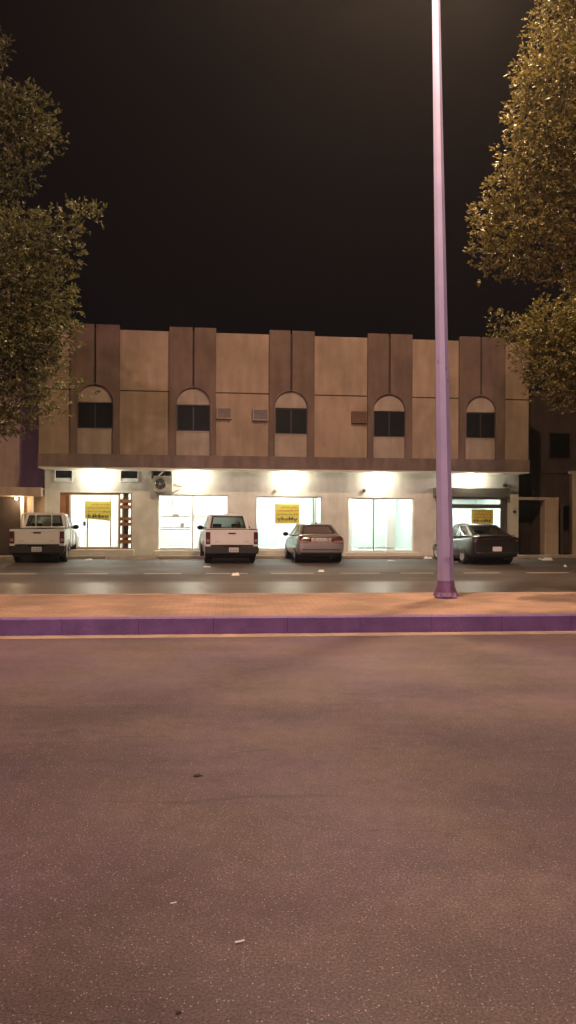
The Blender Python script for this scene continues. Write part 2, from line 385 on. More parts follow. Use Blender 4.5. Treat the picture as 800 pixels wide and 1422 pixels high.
def rect(px0, py0, px1, py1, off=0):
    a = bp_(px0, (py0+py1)/2, off); b = bp_(px1, (py0+py1)/2, off); pm = (px0+px1)/2
    return (a[0], b[0], bp_(pm, py1, off)[1], bp_(pm, py0, off)[1])
shops = [rect(83, 684, 183, 762.5), rect(219, 687, 317, 764), rect(355, 689.5, 447, 763), rect(483, 691.5, 575, 766), rect(606, 692, 702, 766)]
vents = [rect(77, 653.5, 100, 667.5), rect(168, 654, 191, 668), rect(212, 654.5, 237, 663)]
GZ0 = -.03
mb = MB(); wall_holes(mb, 0, BL, GZ0, ZS, shops+vents, 0, WT)
mb.box(0.003, .2, WT, 10, GZ0, ZS); mb.box(BL-.2, BL-.003, WT, 10, GZ0, ZS); mb.box(.2, BL-.2, 9.8, 10, GZ0, ZS)
mb.build('ground_wall', M_plaster, B, recalc=False)
# upper storey
UO = 1.0
ul = bp_(54, 600, UO)[0]; ur = bp_(734, 600, UO)[0]
ZL0 = ZS; ZL1 = bp_(400, 634, 1.25)[1]; ZT = bp_(200, 459, UO)[1]; ZP = bp_(270, 454.5, UO+.15)[1]
ZJ = bp_(200, 543, UO)[1]
pil = [(98, 166, 132, 107, 156.5), (235, 300, 268.5, 245, 292), (374, 437, 406, 382, 427), (511, 573, 543, 519, 563), (638.5, 702, 671, 647.5, 689)]
wy = [(558.5, 595, 534), (562, 599, 538.5), (567, 603, 543.5), (571, 607, 548), (573, 608.5, 550.5)]
wins = []
for (a, b, s_, c, d), (y0, y1, ya) in zip(pil, wy): wins.append(rect(c, y0, d, y1, UO))
mb = MB()
wall_holes(mb, ul, ur, ZL1-.02, ZJ-.025, wins, -UO, -UO+.25)
wall_holes(mb, ul, ur, ZJ+.025, ZT, [], -UO, -UO+.25)
mb.box(ul, ul+.2, -UO+.25, 10, ZL1, ZT-.002); mb.box(ur-.2, ur, -UO+.25, 10, ZL1, ZT-.002); mb.box(ul+.2, ur-.2, 9.8, 10, ZL1, ZT-.002)
mb.build('upper_wall', M_tan, B, recalc=False)
MB().box(ul+.01, ur-.01, -UO+.03, -UO+.26, ZJ-.03, ZJ+.03).build('wall_joint', M_groove, B)
MB().box(ul+.2, ur-.2, -UO+.26, 9.8, ZT-.9, ZT-.7).build('roof', M_conc, B)
mb = MB(); le = bp_(52.5, 640, 1.25)[0]; re = bp_(736, 650, 1.25)[0]
mb.box(le, re, -1.25, -1.0+.02, ZS+.05, ZL1); mb.box(le, re, -1.0+.02, 0.3, ZL1-.2, ZL1-.002)
mb.box(le, le+.2, -.98, .3, ZS+.05, ZL1-.2); mb.box(re-.2, re, -.98, .3, ZS+.05, ZL1-.2)
bake(bevel(mb.build('ledge', M_ledge, B), .012))
MB().box(le+.01, re-.01, -1.23, -.001, ZS-.005, ZS+.052).build('soffit', M_soffit, B)
# pilasters: two mirrored halves per bay, arched inner edge, dark slit between
for (a, b, s_, c, d), (y0, y1, ya), w in zip(pil, wy, wins):
    o_ = UO+.15
    A_, B_ = bp_(a, 550, o_)[0], bp_(b, 550, o_)[0]; Cc, Dd = bp_(c, 550, o_)[0], bp_(d, 550, o_)[0]; Sm = (Cc+Dd)/2
    ztop = ZP; zap = bp_((c+d)/2, ya, o_)[1]; R = (Dd-Cc)/2; zsp = zap-R*1.0; g_ = .035
    for sgn, outer, inner in ((-1, A_, Cc), (1, B_, Dd)):
        pts = [(outer, ZL1), (outer, ztop), (Sm+sgn*g_, ztop)]
        for k in range(0, 13):
            an = pi/2*(1-k/12); x = Sm+sgn*R*cos(an)
            if k == 0: x = Sm+sgn*g_
            pts.append((x, zsp+R*sin(an)))
        pts.append((inner, ZL1))
        o = MB().prism_y(pts, -o_, -UO+.02).build('pilaster', M_brown, B); bake(bevel(o, .012))
        # raised lip following the arch
        lip = MB(); arc = [(Sm+sgn*(R+.035)*cos(pi/2*(1-k/12)), -o_-.004, zsp+(R+.035)*sin(pi/2*(1-k/12))) for k in range(13)]+[(inner+sgn*.035, -o_-.004, ZL1+.01)]
        lip.tube(arc, .022, 6).build('arch_moulding', M_ledge, o)
    MB().box(Sm-g_*.98, Sm+g_*.98, -UO-.03, -UO+.01, zap-.02, ztop-.12).build('groove', M_groove, B)
    MB().box(Cc-.02, Dd+.02, -UO-.018, -UO+.005, w[3]+.02, zsp).prism_y(
        [(Sm+R*cos(pi*k/24), zsp-.002+R*sin(pi*k/24)) for k in range(25)], -UO-.018, -UO+.005).build('arch_panel', M_arch, B)
    MB().box(Cc-.005, Dd+.005, -UO-.018, -UO+.005, ZL1, w[2]-.03).build('sill_panel', M_arch, B)
    # window: frame, two sliding sashes, dark panes
    u0, u1, z0, z1 = w; fr = MB(); t_ = .045; yf, yb = -UO+.06, -UO+.12
    fr.box(u0, u1, yf, yb, z0, z0+t_); fr.box(u0, u1, yf, yb, z1-t_, z1); fr.box(u0, u0+t_, yf, yb, z0+t_, z1-t_); fr.box(u1-t_, u1, yf, yb, z0+t_, z1-t_)
    um = (u0+u1)/2; fr.box(um-.018, um+.018, yf+.012, yb, z0+t_, z1-t_)
    wo = fr.build('window', M_dkframe, B)
    MB().box(u0+t_, um-.03, yf+.02, yf+.03, z0+t_, z1-t_).box(um+.03, u1-t_, yf+.03, yf+.04, z0+t_, z1-t_).build('pane', M_winglass, wo)
    MB().box(u0, u1, -UO+.2, -UO+.24, z0, z1).build('curtain', M_dkframe, wo)
    MB().box(u0-.04, u1+.04, -UO-.05, -UO+.05, z0-.035, z0-.001).build('sill', M_arch, wo)
# small high windows in the ground storey
for i, v in enumerate(vents):
    u0, u1, z0, z1 = v; fr = MB(); t_ = .05
    m_ = M_white if i < 2 else M_dkframe
    fr.box(u0-.04, u1+.04, -.03, .05, z0-.05, z0); fr.box(u0-.04, u1+.04, -.03, .05, z1, z1+.04)
    fr.box(u0-.04, u0, -.03, .05, z0, z1); fr.box(u1, u1+.04, -.03, .05, z0, z1)
    if i < 2: fr.box(u0, u1, .01, .05, z0, z0+.11)
    wo = fr.build('window', m_, B)
    MB().box(u0, u1, .06, .08, z0, z1).build('pane', M_winglass, wo)

# ---- shopfronts
def frame_rect(mb, u0, u1, z0, z1, t, y0, y1):
    mb.box(u0, u1, y0, y1, z1-t, z1); mb.box(u0, u1, y0, y1, z0, z0+t); mb.box(u0, u0+t, y0, y1, z0+t, z1-t); mb.box(u1-t, u1, y0, y1, z0+t, z1-t)
def room(u0, u1, z0, zc, wallmat, depth=4.2):
    mb = MB(); e = .35
    a, b, y0, y1 = u0-e, u1+e, WT+.003, WT+depth
    mb.add([(a,y0,z0),(b,y0,z0),(b,y1,z0),(a,y1,z0),(a,y0,zc),(b,y0,zc),(b,y1,zc),(a,y1,zc)], [(4,5,6,7),(1,2,6,5),(2,3,7,6),(3,0,4,7)])
    r_ = mb.build('shop_room', wallmat, B, recalc=False)
    f_ = MB(); f_.box(a, b, .02, y1, z0-.15, z0+.002); f_.build('floor', M_tile, r_)
    return r_
def U(px, py=725, off=0): return bp_(px, py, off)[0]
def ceiling_tubes(r_, u0, u1, zc, n=2, y=1.2):
    for i in range(n):
        cu = u0+(u1-u0)*(i+.5)/n
        MB().box(cu-.6, cu+.6, y-.15, y+.15, zc-.06, zc-.02).build('tube_light', M_tube, r_)
ZC = 3.2
gy = .10
for i, (u0, u1, z0, z1) in enumerate(shops):
    wm = [M_white, M_white, M_mint, M_mint, M_mint][i]
    r_ = room(u0, u1, z0, ZC, wm)
    ceiling_tubes(r_, u0, u1, ZC, 2, 1.0); 
    ceiling_tubes(r_, u0, u1, ZC, 2, 2.6)
    if i == 0:
        fr = MB(); frame_rect(fr, u0, u1, z0, z1, .04, .03, .15)
        ua, ub = U(94.5), U(167)
        fr.box(ua, ua+.05, .03, .15, z0+.04, z1-.04); fr.box(ub-.05, ub, .03, .15, z0+.04, z1-.04)
        sf = fr.build('shopfront', M_wood, B)
        MB().box(u0+.04, ua, .07, .11, z0+.04, z1-.04).build('wood_panel', M_wood, sf)
        # white door leaves with frosted glass
        d = MB(); frame_rect(d, ua+.05, ub-.05, z0+.04, z1-.04, .06, .06, .12)
        uc = ua+.05+(ub-ua)*.34; d.box(uc-.03, uc+.03, .06, .12, z0+.1, z1-.1); d.box(ub-.42, ub-.36, .06, .12, z0+.1, z1-.1)
        dd = d.build('door', M_white, sf)
        MB().box(ua+.11, ub-.11, .085, .095, z0+.1, z1-.1).build('glass_pane', M_shglass, dd)
        hz = bp_(117, 727)[1]; hu = U(117.5)
        MB().box(hu-.06, hu+.04, .02, .06, hz-.09, hz+.09).tube([(hu+.12, .03, hz-.18), (hu+.12, .03, hz+.16)], .012).build('handle', M_dkframe, dd)
        # right side light: wooden rails in pairs over glass
        for py in (695.5, 703.5, 720, 727.5, 744, 752):
            zz = bp_(175, py)[1]; MB().box(ub, u1-.04, .06, .11, zz-.085, zz+.055).build('wood_rail', M_wood, sf)
        MB().box(ub, u1-.04, .115, .122, z0+.04, z1-.04).build('glass_pane', M_shglass, sf)
        MB().box(ub+.10, u1-.14, .14, .16, z0+.04, z1-.04).build('side_panel', M_frameb, sf)
        MB().box(ub+.02, ub+.1, .3, .36, z0, z1-.2).build('post', M_ac, sf)
    elif i == 1:
        fr = MB(); frame_rect(fr, u0, u1, z0, z1, .045, .05, .14); um = U(267.5); fr.box(um-.035, um+.035, .05, .14, z0+.045, z1-.045)
        sf = fr.build('shopfront', M_white, B)
        MB().box(u0+.045, um-.035, .09, .10, z0+.045, z1-.045).box(um+.035, u1-.045, .09, .10, z0+.045, z1-.045).build('glass_pane', M_shglass, sf)
        gr = MB(); zt = bp_(240, 717)[1]; n = 15
        for (a, b) in ((u0+.08, um-.06), (um+.06, u1-.08)):
            for k in range(n):
                x = a+(b-a)*(k+.5)/n
                gr.box(x-.012, x+.012, .17, .195, z0+.06, z0+.85)
                gr.box(x-.012, x+.012, .17, .195, zt-.45, zt)
            for zz in (z0+.06, z0+.85, zt-.45, zt): gr.box(a, b, .168, .198, zz-.018, zz+.018)
            c_ = (a+b)/2; gr.box(c_-.15, c_-.12, .17, .195, zt+.25, zt+.7); gr.box(c_+.12, c_+.15, .17, .195, zt+.25, zt+.7); gr.tube([(c_-.135, .18, zt+.7), (c_, .18, zt+.85), (c_+.135, .18, zt+.7)], .015, 5)
        gr.build('grille', M_ac, sf)
        for px, py, w_, h_ in ((244, 716, .14, .07), (253, 729, .07, .08), (284, 696, .1, .04)):
            q = bp_(px, py); MB().box(q[0]-w_, q[0]+w_, .07, .088, q[1]-h_, q[1]+h_).build('sticker', M_ac, sf)
        hz = bp_(268, 718)[1]; MB().tube([(um+.06, .02, hz-.2), (um+.06, .02, hz+.15)], .014).build('handle', M_alu, sf)
    elif i == 2:
        fr = MB(); frame_rect(fr, u0, u1, z0, z1, .04, .05, .13)
        ua, ub = U(436), U(442); fr.box(ua-.03, ua+.02, .05, .13, z0+.04, z1-.04)
        sf = fr.build('shopfront', M_alu, B)
        MB().box(u0+.04, ua-.03, .085, .095, z0+.04, z1-.04).box(ua+.02, u1-.04, .085, .095, z0+.04, z1-.04).build('glass_pane', M_shglass, sf)
        MB().box(ub-.06, ub, .6, .7, z0, ZC-.01).build('interior_column', M_white, r_); MB().box(U(396), U(396)+1.1, 3.0, 3.4, z0, z0+1.0).build('counter', M_white, r_)
    elif i == 3:
        fr = MB(); frame_rect(fr, u0, u1, z0, z1, .05, .05, .13)
        sf = fr.build('shopfront', M_white, B)
        MB().box(u0+.05, u1-.05, .085, .095, z0+.05, z1-.05).build('glass_pane', M_shglass, sf)
        a, b, c_ = U(498), U(548), U(560)
        for q0, q1 in ((u0, a), (b, c_)): MB().box(q0, q1, 1.3, 1.55, z0+.003, ZC-.01).build('interior_column', M_white, r_)
        MB().box(U(519), U(520.5), .12, .16, z0+.05, z1-.05).box(a, b, .12, .16, z0+.12, z0+.17).build('mullion', M_mint, sf)
    else:
        fr = MB(); frame_rect(fr, u0, u1, z0, z1, .05, .05, .13); u_r = U(696); fr.box(u_r, u1-.05, .05, .13, z0+.05, z1-.05)
        sf = fr.build('shopfront', M_shut, B)
        MB().box(u0+.05, u_r, .085, .095, z0+.05, z1-.05).build('glass_pane', M_shglass, sf)
        # roller shutter: housing box with open curtain part way down
        bx = rect(604, 677.5, 708, 690.5, .3)
        o = MB().prism_y([(bx[0], bx[2]), (bx[1], bx[2]), (bx[1], bx[3]), (bx[0], bx[3])], -.32, -.002).build('shutter_box', M_shut, B); bake(bevel(o, .02))
        zt = z1; zb = bp_(660, 703)[1]; cu = MB(); n = 26
        for k in range(n):
            x = u0+.06+(u1-u0-.2)*(k+.5)/n
            for zz in range(3):
                zc_ = zb+.10+(zt-zb-.12)*(zz+.5)/3; q = .038
                cu.tube([(x-q*1.3, .01, zc_), (x, .01, zc_+q*1.5), (x+q*1.3, .01, zc_), (x, .01, zc_-q*1.5), (x-q*1.3, .01, zc_)], .009, 4)
        cu.build('shutter_lattice', M_alu, o)
        MB().box(u0, u1-.03, -.02, .03, zb-.09, zb+.09).build('shutter_rail', M_shut, o)
        MB().box(u1-.05, u1+.06, -.04, .02, z0, z1).build('shutter_guide', M_shut, o)
# doorsteps and pavement strip in front
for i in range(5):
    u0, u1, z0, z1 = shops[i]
    o = MB().box(u0-.12, u1+.12, -.45, -.003, -.02, z0-.01).build('doorstep', M_soffit, B); bake(bevel(o, .015))  # pale tone paints in the shop light spilling over the step

# pavement in front of the wall (own object, at building yaw)
pv = empty('pavement', (BX, BY, 0), BYAW); struct(pv)
o = MB().box(-16, BL+16, -.85, -.46, -.02, .10).box(-16, -.13+shops[0][0], -.46, -.004, -.02, .098)
for i in range(4): o.box(shops[i][1]+.13, shops[i+1][0]-.13, -.46, -.004, -.02, .098)
o.box(shops[4][1]+.13, BL+16, -.46, -.004, -.02, .098)
o = o.build('paving', M_conc, pv); bake(bevel(o, .012))
# sandy concrete ramp between the first two shopfronts
rp = MB(); random.seed(3)
ua, ub = U(150, 768), U(222, 768); n = 14; top = []; low = []
for k in range(n+1):
    f_ = k/n; x = ua+(ub-ua)*f_; d = 1.0+.75*sin(pi*min(1, max(0, f_*1.1)))**.7+random.uniform(-.06, .06)
    top.append((x, -.84, .125)); low.append((x, -d-.1, -.01))
mid = [(x, (y+yy)/2, .09) for (x, y, _), (xx, yy, __) in zip(top, low)]
rp.add(top+mid+low, [(i, i+1, n+2+i, n+1+i) for i in range(n)]+[(n+1+i, n+2+i, 2*n+3+i, 2*n+2+i) for i in range(n)])
o = rp.build('ramp', M_dust, None, smooth=True); o.location = (BX, BY, 0); o.rotation_euler = (0,0,BYAW); struct(o)

def fac(name, px, py, off):      # an Empty on the facade
    u, z = bp_(px, py, off); nx_, ny_ = uy, -ux
    return empty(name, (BX+ux*u+nx_*off, BY+uy*u+ny_*off, z), BYAW)

# ---- soffit lamps
lampx = [(135, 'above the shop door with wooden side panels'), (268, 'just right of the round-fan condenser'),
         (403, 'above the shop window beside the beige sedan'), (528, 'above the empty window without a poster'),
         (655, 'above the roller shutter box')]
for px, txt in lampx:
    u, _ = bp_(px, 655, .38)
    nx_, ny_ = uy, -ux
    e = empty('soffit_lamp', (BX+ux*u+nx_*.38, BY+uy*u+ny_*.38, ZS-.006), BYAW)
    tag(e, 'lit lamp under the ledge, '+txt, 'lamp', 'lamps under the ledge of the shop building')
    MB().lathe([(.10, 0), (.10, -.03), (.07, -.045), (.055, -.05)], 16).build('lamp_base', M_white, e, smooth=40)
    MB().lathe([(.03, -.05), (.065, -.06), (.085, -.10), (.07, -.14), (.02, -.155)], 16).build('bulb', M_bulb, e, smooth=True)
    l = point('lamp_light', (0, 0, -.20), 98, (1, .97, .82), .08); l.parent = e

# ---- window air conditioners
def window_ac(px0, py0, px1, py1, mat, label, matf):
    off = UO+.0; pc = ((px0+px1)/2, (py0+py1)/2); e = fac('air_conditioner', *pc, off+.18)
    r = rect(px0, py0, px1, py1, off+.18); w = (r[1]-r[0])/2; h = (r[3]-r[2])/2; D = .18
    o = MB().box(-w, w, 0.02, D, -h, h).build('casing', mat, e); bake(bevel(o, .012))
    f_ = MB(); frame_rect(f_, -w, w, -h, h, .045, -.012, .022); f_.build('front_frame', matf, e)
    g_ = MB(); n = 7
    for k in range(n): zz = -h+.06+(2*h-.12)*k/(n-1); g_.box(-w+.045, w-.045, -.002, .018, zz-.01, zz+.012)
    g_.build('louvres', mat, e)
    MB().tube([(w*.6, .06, -h), (w*.6, D, -h-.15)], .012, 6).build('bracket', M_metal, e)
    tag(e, label, 'air conditioner', 'window air conditioners on the upper wall')
window_ac(301, 565.5, 322, 581.5, M_ac2, 'grey box air conditioner with pale frame, just right of the second arched window', M_arch)
window_ac(351, 567.5, 373, 584, M_ac2, 'grey box air conditioner with pale frame, just left of the middle arched window', M_arch)
window_ac(489, 571, 510, 587.5, M_acbrown, 'rusty brown box air conditioner with a dark hood left of the fourth arched window', M_acbrown)

# ---- split condenser
e = fac('condenser_unit', 226.5, 672, .4)
r = rect(213.5, 661.5, 240, 684, .4); w = (r[1]-r[0])/2; h = (r[3]-r[2])/2
o = MB().box(-w, w, 0, .32, -h, h).build('casing', M_ac, e); bake(bevel(o, .02))
fx = -w*.28; fr_ = h*.78
g_ = MB(); g_.lathe([(fr_, .004), (fr_, -.02), (fr_-.03, -.02), (fr_-.03, .004)], 28, 'y', (fx, 0, 0))
g_.build('fan_ring', M_ac, e)
MB().lathe([(fr_-.03, -.003), (.01, -.003)], 28, 'y', (fx, 0, 0)).build('fan_well', M_dkframe, e)
g_ = MB()
for rr in (.08, .14, .20, .26):
    if rr < fr_-.03: g_.tube([(fx+rr*cos(2*pi*k/24), -.02, rr*sin(2*pi*k/24)) for k in range(25)], .006, 4)
for k in range(6): g_.tube([(fx, -.02, 0), (fx+fr_*cos(k*pi/3), -.02, fr_*sin(k*pi/3))], .006, 4)
g_.lathe([(.045, -.03), (.045, -.01)], 12, 'y', (fx, 0, 0)).build('fan_guard', M_alu, e)
for q0 in (-w+.1, w-.14): MB().box(q0, q0+.04, 0, .4, -h-.05, -h).build('bracket', M_metal, e)
MB().tube([(-w*.5, .1, h), (0, .15, h+.18)], .02, 6).build('pipe', M_soffit, e)
MB().tube([(w, .2, h*.6), (w+.22, .3, h*.25), (w+.42, .36, -h*.2), (w+.30, .36, -h*.45), (w, .3, -h*.9)], .018, 6).build('pipe', M_soffit, e)
tag(e, 'square grey condenser with round fan on the wall above the second shopfront', 'air conditioner')

# ---- yellow rental posters taped inside the panes
def poster(x0, y0, x1, y1, label, pale=False, tear=False):
    e = fac('poster', (x0+x1)/2, (y0+y1)/2, -.05); r = rect(x0, y0, x1, y1, -.05); w = (r[1]-r[0])/2; h = (r[3]-r[2])/2
    e.location.x += 0
    pts = [(-w, -h*.75 if tear else -h), (w*.86, -h), (w*.86, -h*.5), (w, -h*.45), (w, h), (-w, h)] if tear else [(-w, -h), (w, -h), (w, h), (-w, h)]
    MB().prism_y(pts, 0, .004).build('sheet', M_yellow, e)
    rnd = random.Random(x0)
    def script(z, hh, x_a, x_b, mat, name, thick):       # illegible handwriting-like strokes as in the photo
        s_ = MB(); x = x_a
        while x < x_b:
            L_ = rnd.uniform(.05, .16); L_ = min(L_, x_b-x+.02)
            pts_ = [(x+L_*t/4, -.004, z+hh*.35*sin(t*1.9+rnd.random())) for t in range(5)]
            s_.tube(pts_, thick, 4)
            if rnd.random() < .6:
                xx = x+rnd.uniform(0, L_); s_.tube([(xx, -.004, z-.1*hh), (xx+.01, -.004, z+hh*.7)], thick, 4)
            if rnd.random() < .5: s_.tube([(x+L_*.5, -.004, z-hh*.55), (x+L_*.5+.02, -.004, z-hh*.55)], thick, 4)
            x += L_+rnd.uniform(.015, .045)
        s_.build(name, mat, e)
    script(h*.66, h*.16, -w*.5, w*.8, M_ink2, 'lettering', .008)
    script(h*.32, h*.2, -w*.8, w*.85, M_ink2, 'lettering', .010)
    script(-.02, h*.2, -w*.8, w*.85, M_ink2, 'lettering', .010)
    script(-h*.55, h*.38, -w*.82, w*.75, M_ink, 'lettering', .019)
    tag(e, label, 'poster', 'yellow handwritten rental posters in the shop windows')
poster(118, 696, 155, 723.5, 'yellow handwritten poster with a torn lower corner on the white shop door', tear=True)
poster(382, 700, 416, 727, 'yellow handwritten poster in the window behind the beige sedan')
poster(655, 707.5, 685, 728, 'yellow handwritten poster in the window above the dark sedan')

# ---- small fittings on the wall
for px, py, s_, lab in ((383.5, 680.5, .05, 'small grey junction box above the middle shop window'), (506, 681, .06, 'small dark junction box between the two bright middle lamps'),
                        (701, 674, .07, 'small dark security camera at the right end of the wall above the shutter box'), (715, 710.5, .06, 'small dark bell box on the wall right of the shutter')):
    e = fac('wall_fitting', px, py, .06)
    o = MB().box(-s_, s_, -.03, .058, -s_*.8, s_*.8).build('housing', M_dkframe if s_ > .05 else M_ac, e); bake(bevel(o, .01))
    MB().tube([(0, .03, s_*.8), (0.02, .05, s_*2.4)], .008, 5).build('cable', M_dkframe, e)
    tag(e, lab, 'wall fitting')

# ------------------------------------------------------------------ left neighbour
N1 = empty('neighbour_building', (BX, BY, 0), BYAW)
tag(N1, 'pinkish building with a purple end wall and dark garage, left of the shop building', 'building')
zc0 = bp_(30, 689, .2)[1]; zc1 = bp_(30, 677, .2)[1]
up = bp_(27, 630, -.3)[0]; gz = bp_(33, 720, -.2)[0]
MB().box(-14, up, .3, 8, zc1, 7.4).build('upper_wall', M_pinkwall, N1)
MB().box(up, -.02, .297, 8, zc1, 7.4).build('upper_wall', M_purplewall, N1)
o = MB().box(-14, -.05, -.45, 1.0, zc0, zc1).build('canopy', M_frameb, N1); bake(bevel(o, .015))
MB().box(gz, -.02, .2, 8, -.03, zc0).build('garage_wall', M_frameb, N1)
for q0, q1 in ((gz-.1, gz+.02), (gz+.34, gz+.40)): MB().box(q0, q1, .1, .25, -.03, zc0).build('post', M_plaster, N1)
MB().box(-14, -9.0, .2, 1, -.03, zc0).box(-9.0, gz, 3.0, 3.2, -.03, zc0).build('garage_back_wall', M_gate, N1)
rb = MB()
for k in range(40): zz = .02+k*.065; rb.box(-9.0, gz-.1, .35, .37, zz, zz+.055)
rb.build('garage_shutter', M_gate, N1)
u, z = bp_(58, 684, .1); MB().box(u-.12, u+.06, -.05, .2, z-.1, z+.1).build('meter_box', M_dkframe, N1)
u, z = bp_(22.5, 690, .1)
e = empty('wall_lamp', (BX+ux*u+uy*.1, BY+uy*u-ux*.1, zc0-.004), BYAW); tag(e, 'small lit lamp under the canopy of the garage behind the left white pickup', 'lamp')
MB().lathe([(.06, 0), (.06, -.03), (.04, -.04)], 12).build('lamp_base', M_white, e); MB().lathe([(.03, -.04), (.055, -.07), (.05, -.11), (.02, -.13)], 12).build('bulb', M_bulb, e, smooth=True)
l = point('lamp_light', (0, 0, -.2), 40, (1, .75, .45), .06); l.parent = e

# ------------------------------------------------------------------ right side: portal gate, boundary wall, house behind
def fpos(u, off): return (BX+ux*u+uy*off, BY+uy*u-ux*off, 0)
P = empty('gate_portal', fpos(BL, 0), BYAW); tag(P, 'beige square gateway with dark double gate beside the right end of the shops', 'gate')
pw = bp_(776, 730, 0)[0]-BL; zt = bp_(748, 690.5, 0)[1]; pi_ = bp_(757, 730, 0)[0]-BL
MB().box(.01, pw, 0, .5, zt-.12, zt).build('lintel', M_frameb, P)
o = MB().box(pi_, pw, .003, .5, -.03, zt-.12).build('pillar', M_frameb, P); bake(bevel(o, .02))
gt = MB()
for k in range(18): x = .06+(pi_-.1)*k/18; gt.box(x, x+.02, 1.45, 1.48, .1, 1.7)
gt.box(.03, pi_-.02, 1.49, 1.52, .1, 1.5); gt.box(.03, pi_, 1.43, 1.50, .95, 1.0); gt.box(.03, pi_, 1.43, 1.5, 1.66, 1.72)
gt.build('gate_leaf', M_gate, P)
for q0, q1, q2 in ((.01, .1, 2.0), (pi_+.1, pw, zt-.3)): MB().box(q0, q1, .5, 6, -.03, q2).build('side_wall', M_farwall, P)

Wl = empty('boundary_wall', fpos(BL+pw+.05, .1), BYAW); tag(Wl, 'brown boundary wall with raised panels right of the gateway', 'wall')
hw = bp_(790, 632, 0)[1]-1.0
MB().box(.0, .55, .9, 1.2, -.03, 2.3).box(.55, 12, .0, .3, -.03, 3.6).build('wall', M_farwall, Wl)
MB().box(.5, 12, -.05, .35, 3.602, 3.72).box(.52, .75, -.04, .02, 0, 3.6).build('coping', M_frameb, Wl)

H = empty('far_house', (13.0, 40.5, 0), BYAW); tag(H, 'dark unlit house behind the gateway and boundary wall at the right edge', 'building')
MB().box(0, 16, 0, 9, -.03, 8.2).box(-.1, 16.1, -.15, 9.1, 8.202, 8.5).box(.0, 16, -.1, -.003, 4.1, 4.35).build('wall', M_farwall, H)
for cx_ in (1.6, 4.6, 7.6):
    for cz_ in (1.6, 5.5):
        f_ = MB(); frame_rect(f_, cx_-.6, cx_+.6, cz_-.6, cz_+.8, .06, -.05, .02); w_ = f_.build('window', M_dkframe, H)
        MB().box(cx_-.54, cx_+.54, -.02, -.005, cz_-.54, cz_+.74).build('pane', M_winglass, w_)

# ------------------------------------------------------------------ street lamp
PX, PY = at(619, 832, 13.0).x, 13.0
L_ = empty('street_lamp', (PX, PY, .222), -.10)
tag(L_, 'tall tapering lilac lamp post standing on the brick median', 'street lamp')
lean = -.020
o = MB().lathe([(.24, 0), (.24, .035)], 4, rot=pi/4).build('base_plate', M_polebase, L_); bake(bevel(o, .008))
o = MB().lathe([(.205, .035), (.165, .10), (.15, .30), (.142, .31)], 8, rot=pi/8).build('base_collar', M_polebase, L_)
gs = MB()
for k in range(4):
    a = k*pi/2
    gs.add([(.14*cos(a)-.008*sin(a), .14*sin(a)+.008*cos(a), .036), (.22*cos(a)-.008*sin(a), .22*sin(a)+.008*cos(a), .036), (.14*cos(a)-.008*sin(a), .14*sin(a)+.008*cos(a), .22),
            (.14*cos(a)+.008*sin(a), .14*sin(a)-.008*cos(a), .036), (.22*cos(a)+.008*sin(a), .22*sin(a)-.008*cos(a), .036), (.14*cos(a)+.008*sin(a), .14*sin(a)-.008*cos(a), .22)],
           [(0,1,2), (5,4,3), (0,3,4,1), (1,4,5,2), (2,5,3,0)])
gs.build('gusset', M_polebase, L_)
for sx in (-1, 1):
    for sy in (-1, 1):
        MB().lathe([(.022, .036), (.022, .06), (.012, .061), (.012, .10)], 6, at=(sx*.135, sy*.135, 0)).build('bolt', M_metal, L_)
H_ = 13.2
pl = MB(); pl.lathe([(.148, .3), (.146, .9), (.115, 4), (.086, 8), (.055, H_)], 8, rot=pi/8)
pl.v = [(x+lean*z, y, z) for x, y, z in pl.v]
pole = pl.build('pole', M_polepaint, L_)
# access hatch and chipped paint near the foot
MB().box(-.05, .05, -.150, -.128, .7, 1.05).build('hatch', M_polepaint, pole)
chips = MB(); rnd = random.Random(5)
for k in range(26):
    z = rnd.uniform(.34, 1.5) if k < 20 else rnd.uniform(1.5, 6); r_ = (.148-(z*.0088))*cos(pi/8)
    face = rnd.choice([0, 1, 1, 1, 7]); a = -pi/2+face*pi/4
    t_ = rnd.uniform(-.045, .045); s_ = rnd.uniform(.008, .02); hh = rnd.uniform(.015, .06)
    pts = []
    for q in range(7):
        an = 2*pi*q/7; rr = rnd.uniform(.6, 1.1); dt = t_+s_*rr*cos(an); dz = hh*rr*sin(an)
        pts.append((cos(a)*(r_+.0025)-sin(a)*dt+lean*z, sin(a)*(r_+.0025)+cos(a)*dt, z+dz))
    chips.add(pts, [tuple(range(7))])
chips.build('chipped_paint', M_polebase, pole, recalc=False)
AA = -.42           # the two arms are turned a little from the street's crossing direction
def arm_pt(x, y, z): return (lean*H_+x*cos(AA)-y*sin(AA), x*sin(AA)+y*cos(AA), z)
